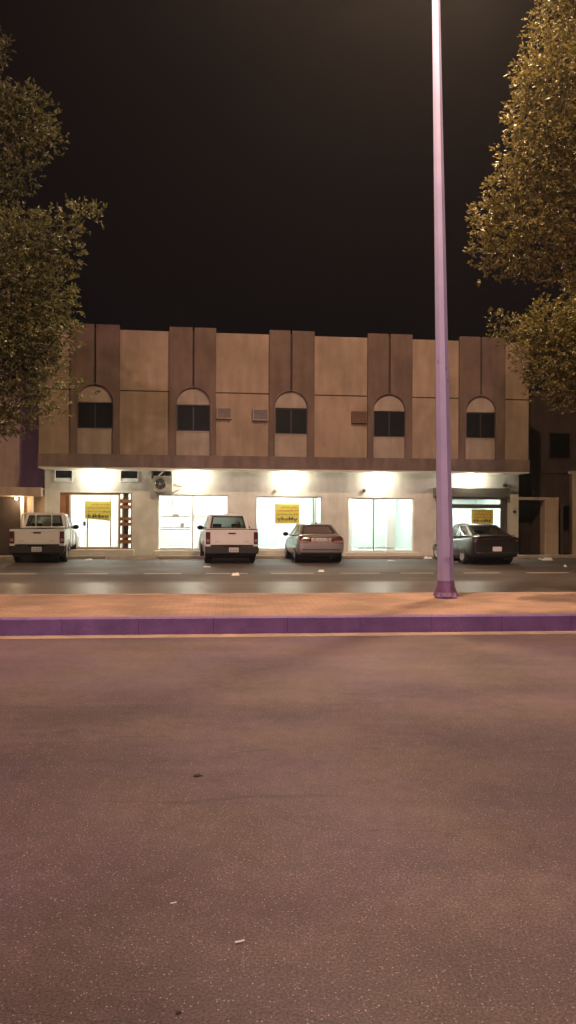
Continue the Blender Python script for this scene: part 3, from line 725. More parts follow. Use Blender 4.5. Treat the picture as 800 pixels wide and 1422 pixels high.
for sgn in (-1, 1):
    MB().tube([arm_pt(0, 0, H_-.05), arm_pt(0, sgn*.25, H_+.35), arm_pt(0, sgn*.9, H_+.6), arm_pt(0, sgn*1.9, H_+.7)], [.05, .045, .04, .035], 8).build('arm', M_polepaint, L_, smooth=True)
    hd = MB(); hd.add([arm_pt(*q) for q in ((-.14, sgn*1.8, H_+.64), (.14, sgn*1.8, H_+.64), (.17, sgn*2.5, H_+.68), (-.17, sgn*2.5, H_+.68),
                       (-.07, sgn*1.8, H_+.76), (.07, sgn*1.8, H_+.76), (.1, sgn*2.4, H_+.82), (-.1, sgn*2.4, H_+.82))],
                      [(0,3,2,1), (4,5,6,7), (0,1,5,4), (1,2,6,5), (2,3,7,6), (3,0,4,7)])
    hd = hd.build('lamp_head', M_metal, L_); bake(bevel(hd, .02))
    ln = MB().box(-.11, .11, min(sgn*1.95, sgn*2.4), max(sgn*1.95, sgn*2.4), H_+.60, H_+.645); ln.v = [arm_pt(*q) for q in ln.v]
    ln.build('lens', nmat('lamp_lens', (.9, .8, .6), .3, emit=(1, .72, .42), es=30), hd)
    q = arm_pt(0, sgn*2.15, H_+.5)
    l = spot('lamp_light', q, 10800 if sgn < 0 else 6200, WARM, (q[0]+(.5 if sgn < 0 else 0), q[1]+(-.4 if sgn < 0 else 7), 0), 118 if sgn < 0 else 128, 1.0 if sgn < 0 else .35, .15)
    l.parent = L_

# ------------------------------------------------------------------ vehicles (local: x right, y forward from the rear bumper, z up)
def loft(name, rings, mat, parent, sub=2):
    mb = MB(); n = None; o = 0
    for y, half in rings:
        full = [(x, y, z) for x, z in half]+[(-x, y, z) for x, z in reversed(half[1:-1])]
        n = len(full); mb.v += full
    for i in range(len(rings)-1):
        for k in range(n): mb.f.append((i*n+k, i*n+(k+1)%n, (i+1)*n+(k+1)%n, (i+1)*n+k))
    mb.f.append(tuple(range(n))); mb.f.append(tuple((len(rings)-1)*n+k for k in reversed(range(n))))
    ob = mb.build(name, mat, parent, smooth=True)
    if sub:
        m = ob.modifiers.new('s', 'SUBSURF'); m.levels = sub; m.render_levels = sub
    return ob
def ring(w, zb, zs, zd):
    return [(0, zb), (.80*w, zb), (.96*w, zb+.07), (w, zb+(zs-zb)*.45), (.99*w, zs-.10), (.94*w, zs-.005), (.72*w, zd-.012), (0, zd)]
def cut(ob, cutters):
    for c in cutters:
        m = ob.modifiers.new('c', 'BOOLEAN'); m.operation = 'DIFFERENCE'; m.solver = 'EXACT'; m.object = c
    bake(ob)
    for c in cutters: bpy.data.objects.remove(c, do_unlink=True)
    ob.data.polygons.foreach_set('use_smooth', [True]*len(ob.data.polygons)); ob.data.set_sharp_from_angle(angle=radians(38))
def cyl_cut(x0, x1, y, z, r):
    return MB().lathe([(r, x0), (r, x1)], 28, 'x', (0, y, z)).build('cutter', M_rubber, None)
def wheel(parent, x, y, r, w, side, rimmat=M_rim, name='wheel'):
    e = bpy.data.objects.new(name, None); C.objects.link(e); e.parent = parent; e.location = (x, y, r)
    hw_ = w/2
    MB().lathe([(r*.62, -hw_), (r*.92, -hw_), (r, -hw_*.72), (r, hw_*.72), (r*.92, hw_), (r*.62, hw_), (r*.60, 0), (r*.62, -hw_)], 32, 'x', cap=False).build('tyre', M_rubber, e, smooth=40)
    s = side; d = MB()
    d.lathe([(r*.63, s*hw_*.55), (r*.63, s*hw_*.98), (r*.56, s*hw_*.98), (r*.54, s*hw_*.45)], 28, 'x', cap=False)
    for k in range(7):
        a = 2*pi*k/7; c_, q = cos(a), sin(a); t_ = .036
        p = [(s*hw_*.6, -q*t_+c_*.03, c_*t_+q*.03), (s*hw_*.6, q*t_+c_*.03, -c_*t_+q*.03), (s*hw_*.9, q*t_*1.3+c_*r*.57, -c_*t_*1.3+q*r*.57), (s*hw_*.9, -q*t_*1.3+c_*r*.57, c_*t_*1.3+q*r*.57)]
        d.add(p+[(a_-s*.02, b_, c2) for a_, b_, c2 in p], [(0,1,2,3), (7,6,5,4), (0,4,5,1), (1,5,6,2), (2,6,7,3), (3,7,4,0)])
    d.lathe([(.05, s*hw_*.5), (.05, s*hw_*.92), (.02, s*hw_*.95)], 12, 'x')
    d.build('rim', rimmat, e)
    MB().lathe([(r*.56, s*hw_*.35), (.02, s*hw_*.36)], 24, 'x').build('brake_disc', M_blackpl, e)
    return e
def surf(P00, P10, P01, P11, us, vs, bulge):
    """bilinear grid of points with an outward bulge vector"""
    P00, P10, P01, P11 = map(Vector, (P00, P10, P01, P11)); bl = Vector(bulge)
    return [[P00*(1-u)*(1-v)+P10*u*(1-v)+P01*(1-u)*v+P11*u*v+bl*(4*u*(1-u)) for u in us] for v in vs]
def cabin(parent, spec, mat, gmat, roof_crown=.05, rear_opaque=None):
    """spec: rear belt, front belt, roof rear, roof front half points (x, y, z)"""
    rb_, fb_, rr_, rf_ = [Vector(p) for p in spec]
    mx = lambda p: Vector((-p.x, p.y, p.z))
    fr = MB(); panes = []; sl = MB()
    def lin(a, b, n): return [a+(b-a)*i/n for i in range(n+1)]
    def face(P00, P10, P01, P11, iu0, iu1, iv0, iv1, bulge, bars=(), name='window'):
        us = [0]+lin(iu0, 1-iu1, 8)+[1]; vs = [0]+lin(iv0, 1-iv1, 4)+[1]; seal = name == 'rear_window'
        if seal: us = [0, iu0]+lin(iu0+.045, 1-iu1-.045, 8)+[1-iu1, 1]; vs = [0, iv0]+lin(iv0+.09, 1-iv1-.09, 4)+[1-iv1, 1]
        G = surf(P00, P10, P01, P11, us, vs, bulge); gl = MB()
        c0 = (Vector(P00)+Vector(P11))/2
        nrm = (Vector(P10)-Vector(P00)).cross(Vector(P01)-Vector(P00)).normalized()
        if nrm.dot(c0-Vector((0, (rb_.y+fb_.y)/2, 1.2))) > 0: nrm = -nrm
        for j in range(len(vs)-1):
            for i in range(len(us)-1):
                q = [G[j][i], G[j][i+1], G[j+1][i+1], G[j+1][i]]
                isf = i == 0 or j == 0 or i == len(us)-2 or j == len(vs)-2 or i in bars
                if isf: fr.add(q+[p+nrm*.035 for p in q], [(0,1,2,3), (7,6,5,4), (0,4,5,1), (1,5,6,2), (2,6,7,3), (3,7,4,0)])
                elif seal and (i == 1 or j == 1 or i == len(us)-3 or j == len(vs)-3): sl.add([p+nrm*.010 for p in q], [(0,1,2,3)])
                else: gl.add([p+nrm*.012 for p in q], [(0,1,2,3)])
        return gl, name
    r = face(mx(rb_), rb_, mx(rr_), rr_, .07, .07, .07, .08, (0, -.07, 0), name='rear_window'); panes.append(r)
    r = face(mx(fb_), fb_, mx(rf_), rf_, .07, .07, .05, .10, (0, .10, 0), name='windshield'); panes.append(r)
    for m_ in (1, -1):
        q = (lambda p: p) if m_ == 1 else mx
        panes.append(face(q(rb_), q(fb_), q(rr_), q(rf_), .09, .10, .06, .14, (m_*.015, 0, 0), bars=(4,), name='side_window'))
    # roof
    n = 10; us = lin(0, 1, n); G = []
    for j in range(9):
        v = j/8; a = rr_*(1-v)+rf_*v; row = []
        for u in us: x = -a.x+2*a.x*u; yy = a.y+(-.07 if j == 0 else 0)*4*u*(1-u)+(.10 if j == 8 else 0)*4*u*(1-u); row.append(Vector((x, yy, a.z+roof_crown*(1-(2*u-1)**4)*(1-.6*(2*v-1)**4)*(0 if j in (0, 8) else 1))))
        G.append(row)
    for j in range(8):
        for i in range(n): fr.add([G[j][i], G[j][i+1], G[j+1][i+1], G[j+1][i]], [(0,1,2,3)])
    ob = fr.build('cabin_frame', mat, parent, smooth=50, weld=.001)
    sl.build('window_seal', M_blackpl, parent, weld=.001)
    for gl, nm in panes:
        g2 = gmat if not (rear_opaque and nm == 'rear_window') else rear_opaque
        gl.build(nm, g2, parent, smooth=True, weld=.001)
    return ob
def seats(parent, y_front, y_rear, z, w=.5):
    s_ = MB()
    for x in (-.36, .36):
        for yy in ([y_front] + ([y_rear] if y_rear else [])):
            s_.box(x-.24, x+.24, yy-.1, yy+.45, z-.55, z-.38)
            s_.add([(x-.24, yy-.12, z-.5), (x+.24, yy-.12, z-.5), (x+.24, yy+.03, z-.5), (x-.24, yy+.03, z-.5), (x-.19, yy-.26, z+.08), (x+.19, yy-.26, z+.08), (x+.19, yy-.16, z+.08), (x-.19, yy-.16, z+.08)],
                   [(0,3,2,1), (4,5,6,7), (0,1,5,4), (1,2,6,5), (2,3,7,6), (3,0,4,7)])
            s_.box(x-.13, x+.13, yy-.28, yy-.19, z+.11, z+.29); s_.box(x-.02, x+.02, yy-.24, yy-.22, z+.05, z+.12)
    o = s_.build('seats', M_seat, parent); bake(bevel(o, .03, 3)); return o
def dashboard(parent, y, z, w):
    MB().box(-w, w, y-.25, y+.2, z-.35, z-.02).lathe([(.18, 0), (.18, .03), (.15, .03), (.15, 0)], 20, 'y', (-.36, y-.42, z-.08)).build('dashboard', M_seat, parent)
def patch(body, corners, dirv, name, mat, parent, nu=8, nv=6, off=.008, depth=.03):
    bm = bmesh.new(); bm.from_mesh(body.data); T = BVHTree.FromBMesh(bm)
    d = Vector(dirv).normalized(); c = [Vector(p) for p in corners]; G = []; 
    for j in range(nv+1):
        row = []
        for i in range(nu+1):
            u, v = i/nu, j/nv; p = c[0]*(1-u)*(1-v)+c[1]*u*(1-v)+c[2]*u*v+c[3]*(1-u)*v
            h = T.ray_cast(p, d); row.append((h[0]-d*off) if h[0] is not None else None)
        G.append(row)
    bm.free(); mb = MB(); idx = {}
    for j in range(nv+1):
        for i in range(nu+1):
            if G[j][i] is not None: idx[j, i] = len(mb.v); mb.v.append(tuple(G[j][i]))
    fr_ = []
    for j in range(nv):
        for i in range(nu):
            k = [(j, i), (j, i+1), (j+1, i+1), (j+1, i)]
            if all(q in idx for q in k) and max(abs((G[a][b]-G[e_][f__]).dot(d)) for (a, b) in k for (e_, f__) in k) < .25: mb.f.append(tuple(idx[q] for q in k))
    ob = mb.build(name, mat, parent, smooth=50)
    m = ob.modifiers.new('s', 'SOLIDIFY'); m.thickness = depth; m.offset = 0; bake(ob)
    return ob
def plate(parent, x, y, z, marks=True):
    o = MB().box(x-.165, x+.165, y-.012, y, z-.08, z+.08).build('licence_plate', M_plate, parent); bake(bevel(o, .004))
    if not marks: return o
    k = MB()
    for i in range(5):
        a = x-.13+i*.052; k.box(a, a+.028, y-.014, y-.0125, z-.055, z-.01 if i % 2 else z+.0)
        k.box(a, a+.03, y-.014, y-.0125, z+.02, z+.055 if i % 2 else z+.045)
    k.box(x+.125, x+.135, y-.014, y-.0125, z-.06, z+.06); k.build('plate_marks', M_ink, o)
    return o
def mirror(parent, sx, x, y, z, mat, s=1.0):
    o = MB().lathe([(.02, -.06), (.10, -.05), (.115, 0), (.10, .05), (.03, .075)], 14, 'y', (0, 0, 0)).build('wing_mirror', mat, parent, smooth=True)
    o.scale = (1.15*s, .9, .85*s); o.location = (sx*(x+.12), y, z)
    MB().box(-sx*.22 if sx > 0 else 0, 0 if sx > 0 else .22, -.02, .02, -.03, .0).build('mirror_arm', mat, o)
    MB().lathe([(.085, -.062), (.085, -.066)], 14, 'y').build('mirror_glass', M_winglass, o)
    return o

def pickup(loc, yaw, label, guard):
    e = empty('pickup_truck', (*loc, 0), yaw); tag(e, label, 'pickup truck', 'white pickup trucks parked at the shops')
    w = .915
    yc = 1.62                                    # rear face of the cab
    # cab lower body and bonnet
    st = [(yc, .86, .50, 1.10, 1.12), (yc+.03, .885, .46, 1.16, 1.19), (yc+.35, w-.01, .44, 1.18, 1.20), (2.6, w, .43, 1.17, 1.19), (3.4, w, .43, 1.14, 1.17), (3.95, w, .45, 1.10, 1.17),
          (4.5, w-.01, .48, 1.04, 1.12), (4.95, .88, .48, .96, 1.02), (5.15, .80, .46, .82, .86), (5.2, .70, .50, .70, .72)]
    body = loft('body', [(y, ring(a, b, c_, d_)) for y, a, b, c_, d_ in st], M_twhite, e)
    bake(body)
    cut(body, [cyl_cut(-1.1, 1.1, 4.25, .39, .45)])
    MB().lathe([(.44, -.6), (.44, .6)], 24, 'x', (0, 4.25, .40)).build('wheel_well', M_blackpl, e)
    # bed: side walls, floor, front wall, wheel arches cut
    for s_ in (1, -1):
        sides = MB()
        pf = [(.80, .60), (.915, .62), (.93, .85), (.925, 1.08), (.915, 1.17), (.90, 1.195), (.845, 1.195), (.835, 1.17), (.835, .64)]
        P_ = []
        for y, q in ((.03, .985), (.10, 1.0), (.9, 1.0), (yc-.03, .995)):
            P_.append([(s_*x*q, y, z) for x, z in pf])
        n = len(pf); o = len(sides.v)
        for R_ in P_: sides.v += R_
        for i in range(3):
            for k in range(n): sides.f.append((o+i*n+k, o+i*n+(k+1)%n, o+(i+1)*n+(k+1)%n, o+(i+1)*n+k))
        sides.f.append(tuple(o+k for k in range(n))); sides.f.append(tuple(o+3*n+k for k in reversed(range(n))))
        bed = sides.build('bed_side', M_twhite, e); cut(bed, [cyl_cut(-1.2, 1.2, .98, .39, .46)])
    MB().box(-.83, .83, .12, yc-.04, .60, .66).box(-.84, .84, yc-.09, yc-.04, .66, 1.17).build('bed_floor', M_blackpl, e)
    MB().lathe([(.44, -.66), (.44, .66)], 24, 'x', (0, .98, .22)).box(-.5, .5, .15, 4.9, .36, .5).build('chassis', M_blackpl, e)
    tg = MB().box(-.745, .745, .005, .075, .665, 1.195).build('tailgate', M_twhite, e); bake(bevel(tg, .018, 3))
    o = MB().box(-.70, .70, -.004, .01, .72, .735).box(-.70, .70, -.004, .01, 1.11, 1.122).build('tailgate_crease', M_twhite, tg)
    o = MB().box(-.13, .13, -.012, .012, 1.045, 1.095).build('tailgate_handle', M_blackpl, tg); bake(bevel(o, .008))
    MB().box(-.60, -.44, -.002, .006, .77, .795).box(.42, .60, -.002, .006, .775, .80).build('badge', M_alu, tg)
    MB().box(-.90, .90, .03, .09, 1.198, 1.225).box(-.9, -.84, .09, yc-.05, 1.198, 1.218).box(.84, .9, .09, yc-.05, 1.198, 1.218).build('bed_rail', M_blackpl, e)
    for s_ in (1, -1):
        c_ = s_*.838
        o = MB().box(c_-.078, c_+.078, -.012, .10, .70, 1.12).build('tail_lamp', M_tail, e); bake(bevel(o, .02, 3))
        MB().box(c_-.055, c_+.055, -.020, -.008, .77, .87).build('reversing_lamp', M_tailclear, o)
    for a_, b_ in ((-.915, -.745), (.745, .915)):
        MB().box(a_, b_, .02, .09, .60, 1.19).build('corner_panel', M_twhite, e)
    o = MB().prism_y([(-.90, .36), (.90, .36), (.93, .46), (.93, .62), (-.93, .62), (-.93, .46)], -.09, .13).build('bumper', M_blackpl, e); bake(bevel(o, .03, 3))
    MB().box(-.3, .3, -.10, -.08, .585, .625).build('step_pad', M_rubber, o)
    plate(e, .0 if guard else .05, -.092, .50)
    MB().box(-.78, .78, .2, .26, .28, .38).lathe([(.09, -.5), (.09, .5)], 12, 'x', (0, .98, .36)).lathe([(.05, .05), (.05, .9)], 10, 'y', (.45, 0, .33)).build('axle', M_blackpl, e)
    for x in (-.78, .78):
        wheel(e, x, .98, .375, .24, 1 if x > 0 else -1); wheel(e, x, 4.25, .375, .24, 1 if x > 0 else -1)
        MB().box(x-.12, x+.12, .50, .515, .22, .62).build('mud_flap', M_rubber, e)
    cabin(e, ((.80, yc+.02, 1.185), (.82, 4.0, 1.165), (.655, yc+.30, 1.735), (.64, 3.15, 1.745)), M_twhite, M_carglass, .04)
    seats(e, 3.0, 2.1, 1.10); dashboard(e, 3.8, 1.17, .7)
    mirror(e, 1, .80, 3.55, 1.24, M_blackpl, .95); mirror(e, -1, .80, 3.55, 1.24, M_blackpl, .95)
    for s_ in (1, -1):
        MB().box(s_*.925-.012, s_*.925+.012, 2.25, 2.42, 1.02, 1.05).box(s_*.925-.012, s_*.925+.012, 3.15, 3.32, 1.0, 1.03).build('door_handle', M_alu, e)
        for a, b in ((1.75, 2.62), (2.66, 3.62)):     # door shut lines, sunk into the skin
            ln = MB(); xx = s_*.913
            ln.box(xx-.006, xx+.008, a, a+.012, .52, 1.14); ln.box(xx-.006, xx+.008, b, b+.012, .52, 1.14); ln.build('door_seam', M_blackpl, body)
        for yy in (.98, 4.25):
            MB().tube([(s_*.925, yy+.47*cos(t), .39+.47*sin(t)) for t in [pi*k/14 for k in range(15)]], .022, 6).build('arch_lip', M_twhite, e, smooth=True)
    if guard:      # white tube guard standing behind the rear window
        gd = MB(); yy = yc-.10
        gd.tube([(-.80, yy, 1.20), (-.79, yy, 1.40), (-.74, yy, 1.70), (-.68, yy, 1.75), (.68, yy, 1.75), (.74, yy, 1.70), (.79, yy, 1.40), (.80, yy, 1.20)], .028, 8)
        gd.tube([(-.80, yy, 1.25), (.80, yy, 1.25)], .026, 8)
        for x in (-.28, .28): gd.tube([(x, yy, 1.25), (x, yy, 1.75)], .018, 6)
        gd.build('window_guard', M_twhite, e, smooth=True)
    return e

def sedan(loc, yaw, label, mat, style):
    e = empty('sedan_car', (*loc, 0), yaw); tag(e, label, 'car')
    if style == 'beige':
        w = .865; L_len = 4.45
        st = [(0, .74, .40, .66, .68), (.05, .82, .30, .86, .90), (.12, .845, .26, .99, 1.03), (.30, w-.005, .24, 1.01, 1.065), (.75, w, .22, .98, 1.06), (1.3, w, .21, .95, 1.0), (2.2, w, .21, .93, .98), (3.1, w, .21, .90, .96),
              (3.5, w-.005, .22, .84, .95), (4.0, .84, .24, .76, .86), (4.32, .76, .26, .66, .72), (4.45, .62, .32, .54, .56)]
        wy_ = (.86, 3.52); wr = .31
        spec = ((.74, .62, 1.03), (.75, 3.35, .94), (.56, 1.18, 1.385), (.56, 2.45, 1.40)); gm = M_carglassdk; ro = nmat('tinted_rear_glass', (.16, .12, .11), .25, coat=.6)
    else:
        w = .91; L_len = 4.65
        st = [(0, .76, .42, .78, .80), (.05, .84, .32, .92, .95), (.12, .87, .26, .99, 1.03), (.32, w-.01, .23, 1.0, 1.05), (.8, w, .21, .96, 1.04), (1.4, w, .20, .92, .98), (2.3, w, .20, .88, .95), (3.2, w, .20, .86, .93),
              (3.6, w-.005, .21, .80, .91), (4.15, .87, .23, .72, .82), (4.5, .78, .25, .62, .68), (4.65, .62, .32, .5, .52)]
        wy_ = (.95, 3.67); wr = .335
        spec = ((.72, .42, 1.03), (.76, 3.45, .92), (.56, 1.38, 1.395), (.56, 2.45, 1.42)); gm = M_carglassdk; ro = None
    body = loft('body', [(y, ring(a, b, c_, d_)) for y, a, b, c_, d_ in st], mat, e); bake(body)
    cut(body, [cyl_cut(-1.1, 1.1, wy_[0], wr, wr+.055), cyl_cut(-1.1, 1.1, wy_[1], wr, wr+.055)])
    for y in wy_:
        MB().lathe([(wr+.05, -w+.28), (wr+.05, w-.28)], 20, 'x', (0, y, wr+.01)).build('wheel_well', M_blackpl, e)
        for s_ in (-1, 1): wheel(e, s_*(w-.115), y, wr, .21, s_)
    MB().box(-.7, .7, .5, L_len-.4, .17, .26).lathe([(.04, .1), (.04, .8)], 10, 'y', (.35, 0, .22)).build('chassis', M_blackpl, e)
    cabin(e, spec, mat, gm, .045, ro)
    if style != 'beige': seats(e, 2.35, 1.35, .93); 
    else: seats(e, 2.2, 1.3, .95)
    dashboard(e, spec[1][1]-.3, .93, .66)
    mirror(e, 1, w-.06, spec[1][1]-.35, 1.0, M_blackpl, .85); mirror(e, -1, w-.06, spec[1][1]-.35, 1.0, M_blackpl, .85)
    Y0 = -.6
    for s_ in (1, -1):
        if style == 'beige':
            o = patch(body, [(s_*.92, Y0, .72), (s_*.50, Y0, .78), (s_*.50, Y0, .93), (s_*.92, Y0, .965)], (-s_*.22, 1, 0), 'tail_lamp', M_tail, e)
            patch(body, [(s_*.93, Y0, .735), (s_*.60, Y0, .75), (s_*.56, Y0, .80), (s_*.93, Y0, .82)], (-s_*.22, 1, 0), 'lamp_lens', M_tailclear, o, off=.025)
        else:
            o = patch(body, [(s_*1.02, Y0, .80), (s_*.42, Y0, .86), (s_*.40, Y0, .90), (s_*1.02, Y0, .955)], (-s_*.30, 1, 0), 'tail_lamp', M_tail2, e)
        for a in ((1.25, 2.1, 3.0) if style == 'beige' else (1.4, 2.3, 3.2)):
            patch(body, [(s_*1.5, a, .32), (s_*1.5, a+.014, .32), (s_*1.5, a+.014, .88), (s_*1.5, a, .88)], (-s_, 0, 0), 'door_seam', M_blackpl, body, 1, 8, off=.001, depth=.004)
        for a in ((1.45, 2.35) if style == 'beige' else (1.6, 2.5)):
            MB().box(s_*(w-.002)-.015, s_*(w-.002)+.015, a, a+.16, .80, .83).build('door_handle', mat if style == 'beige' else M_alu, e)
    if style == 'beige':
        patch(body, [(-.30, Y0, .765), (.30, Y0, .765), (.30, Y0, .90), (-.30, Y0, .90)], (0, 1, 0), 'plate_recess', nmat('plate_recess_beige', (.40, .32, .29), .4, coat=.4), e)
        patch(body, [(-.46, Y0, .92), (.46, Y0, .92), (.44, Y0, .95), (-.44, Y0, .95)], (0, 1, 0), 'boot_trim', M_tail, e)
        q = plate(e, 0, -.028, .83); q.location.y += .05
        MB().box(-.70, .70, -.035, .0, .50, .515).build('bumper_crease', M_blackpl, e)
        patch(body, [(-.76, Y0, .30), (.76, Y0, .30), (.72, Y0, .40), (-.72, Y0, .40)], (0, 1, 0), 'bumper_insert', M_blackpl, e, off=.02)
        o = MB().box(-.02, .02, .6, .72, 1.40, 1.45).build('aerial', M_blackpl, e); o.location = (0, .55, .01)
    else:
        patch(body, [(-.46, Y0, .86), (.46, Y0, .86), (.46, Y0, .90), (-.46, Y0, .90)], (0, 1, 0), 'light_bar', M_tail2, e)
        sp = MB().box(-.66, .66, -.02, .16, 1.035, 1.06).build('boot_lip', mat, e); bake(bevel(sp, .01)); sp.location = (0, .03, 0)
        plate(e, 0, -.012, .57, False)
        patch(body, [(-.80, Y0, .30), (.80, Y0, .30), (.74, Y0, .46), (-.74, Y0, .46)], (0, 1, 0), 'bumper_insert', M_blackpl, e, off=.02)
    return e

p = at(52, 783, 26.3); pickup((p.x, 26.25), radians(9.5), 'white pickup truck with tube guard over its rear window, left of the shop door', True)
p = at(320, 783, 26.3); pickup((p.x+.05, 26.4), radians(9.5), 'white pickup truck without a window guard, in front of the white grille shopfront', False)
p = at(446.5, 781, 26.8); sedan((p.x, 26.9), radians(7.0), 'dusty beige sedan with tinted rear window parked outside the middle shop window', M_beige, 'beige')
p = at(686, 784, 26.0); sedan((p.x+.16, 26.2), radians(8.5), 'glossy dark sedan with sloping rear window parked right of the lamp post', M_dark, 'dark')

# ------------------------------------------------------------------ trees
def crown(blobs, seed, per_m3, leaf=.085, hollow=.25):
    """sprigs of leaf faces spread through the volume of many ellipsoid clumps"""
    rnd = random.Random(seed); mb = MB(); V = mb.v; Fc = mb.f
    for (c, r) in blobs:
        n = int(per_m3*r[0]*r[1]*r[2]*4.19*rnd.uniform(.55, 1.3)); lf = leaf*rnd.uniform(.85, 1.25)
        for _ in range(n):
            while True:
                q = Vector((rnd.uniform(-1,1), rnd.uniform(-1,1), rnd.uniform(-1,1)))
                if hollow < q.length < 1: break
            # noisy surface
            k = 1+.22*sin(q.x*7+c[0]*3)*sin(q.z*8+c[2]*5)
            p = Vector((c[0]+q.x*r[0]*k, c[1]+q.y*r[1]*k, c[2]+q.z*r[2]*k))
            out = (q+Vector((rnd.uniform(-.7,.7), rnd.uniform(-.7,.7), rnd.uniform(-.2,.9)))).normalized()
            for m in range(rnd.randint(5, 8)):
                d = (out+Vector((rnd.uniform(-.9,.9), rnd.uniform(-.9,.9), rnd.uniform(-.8,.5)))).normalized()
                L_ = lf*rnd.uniform(.6, 1.4); w_ = L_*rnd.uniform(.16, .24)
                s_ = d.cross(Vector((rnd.uniform(-1,1), rnd.uniform(-1,1), rnd.uniform(-1,1))))
                if s_.length < .05: continue
                s_ = s_.normalized()*w_; b = p+out*rnd.uniform(0, .09)
                o = len(V); md = b+d*L_*.5; up = d.cross(s_).normalized()*L_*.06
                V.extend((tuple(b), tuple(md+s_+up), tuple(b+d*L_), tuple(md-s_+up))); Fc.append((o, o+1, o+2, o+3))
    return mb
def tree(name, base, trunk, limbs, blobs, label, seed, per=170, leaf=.060, lmat=None):
    e = empty(name, base); tag(e, label, 'tree', 'trees along the median')
    bx_, by_, bz_ = base
    mb = crown([((c[0]-bx_, c[1]-by_, c[2]-bz_), r) for c, r in blobs], seed, per, leaf)
    mb.build('crown', lmat or M_leaf, e, recalc=False)
    t = MB(); t.tube([(x-bx_, y-by_, z-bz_) for x, y, z in trunk], [.20, .17, .15, .11, .06][:len(trunk)], 10)
    t.build('trunk', M_bark, e, smooth=True)
    lb = MB()
    for pts in limbs: lb.tube([(x-bx_, y-by_, z-bz_) for x, y, z in pts], [.07, .045, .02, .01][:len(pts)], 6)
    lb.build('limbs', M_bark, e, smooth=True)
def blob(px, py, rp, Y, ry=None, dz=1.0):
    c = at(px, py, Y); r = rp/F*Y; return (tuple(c), (r, ry or r*.9, r*dz))
rnd = random.Random(11)
TY = 12.3
lt = [blob(2, 70, 13, TY-.3), blob(-14, 60, 26, TY-.2), blob(30, 168, 48, TY, dz=.85), blob(62, 195, 26, TY), blob(-30, 175, 60, TY), blob(20, 240, 30, TY), blob(-5, 95, 18, TY-.3),
      blob(112, 300, 26, TY-.2, dz=.75), blob(135, 295, 14, TY-.2), blob(85, 312, 26, TY), blob(45, 330, 40, TY), blob(10, 345, 55, TY), blob(88, 352, 26, TY), blob(60, 395, 42, TY), blob(15, 410, 60, TY),
      blob(100, 425, 14, TY), blob(85, 455, 28, TY), blob(40, 470, 48, TY), blob(0, 490, 60, TY), blob(62, 500, 30, TY), blob(55, 540, 34, TY), blob(80, 572, 22, TY-.2, dz=.9), blob(20, 560, 45, TY), blob(100, 535, 20, TY-.3, dz=.7),
      blob(120, 545, 12, TY-.3, dz=.6), blob(-20, 575, 40, TY), blob(35, 595, 16, TY),
      blob(-80, 260, 90, TY+.3), blob(-90, 420, 100, TY+.4), blob(-60, 120, 60, TY+.2), blob(-80, 540, 70, TY+.3), blob(-170, 330, 120, TY+.5), blob(-180, 480, 90, TY+.5), blob(-150, 180, 90, TY+.4), blob(-240, 400, 90, TY)]
tx = at(-110, 700, 12.4).x
tree('street_tree', (tx, 12.4, .197), [(tx, 12.4, .15), (tx+.1, 12.4, 2.4), (tx-.05, 12.45, 4.2), (tx+.1, 12.4, 6.2), (tx, 12.4, 8.2)],
     [[(tx+.1, 12.4, 2.6), at(20, 520, TY), at(70, 480, TY)], [(tx, 12.4, 3.8), at(10, 400, TY), at(90, 340, TY), at(118, 305, TY)], [(tx+.1, 12.4, 6), at(-20, 220, TY), at(50, 185, TY)], [(tx, 12.4, 3), (tx-1.2, 12.2, 5), (tx-1.8, 12, 6.5)]],
     lt, 'broad leafy tree overhanging the left edge in front of the shop building', 21, per=900)
RY = 12.2
rt = [blob(775, 20, 38, RY), blob(752, 60, 26, RY), blob(735, 110, 26, RY), blob(765, 110, 45, RY), blob(722, 160, 24, RY), blob(760, 180, 50, RY), blob(712, 215, 22, RY), blob(750, 245, 50, RY),
      blob(698, 262, 26, RY), blob(680, 255, 12, RY-.2), blob(678, 300, 24, RY), blob(665, 320, 16, RY-.1), blob(715, 310, 40, RY), blob(670, 352, 20, RY), blob(700, 352, 34, RY), blob(745, 335, 45, RY), blob(725, 375, 18, RY),
      blob(665, 380, 8, RY), blob(690, 378, 12, RY), blob(790, 300, 55, RY), blob(785, 360, 40, RY), blob(800, 210, 60, RY), blob(810, 90, 60, RY), blob(820, -30, 60, RY), blob(770, -30, 30, RY),
      blob(870, 150, 90, RY+.3), blob(880, 320, 100, RY+.3), blob(880, 0, 90, RY+.3), blob(960, 230, 110, RY+.4), blob(900, 440, 80, RY+.4)]
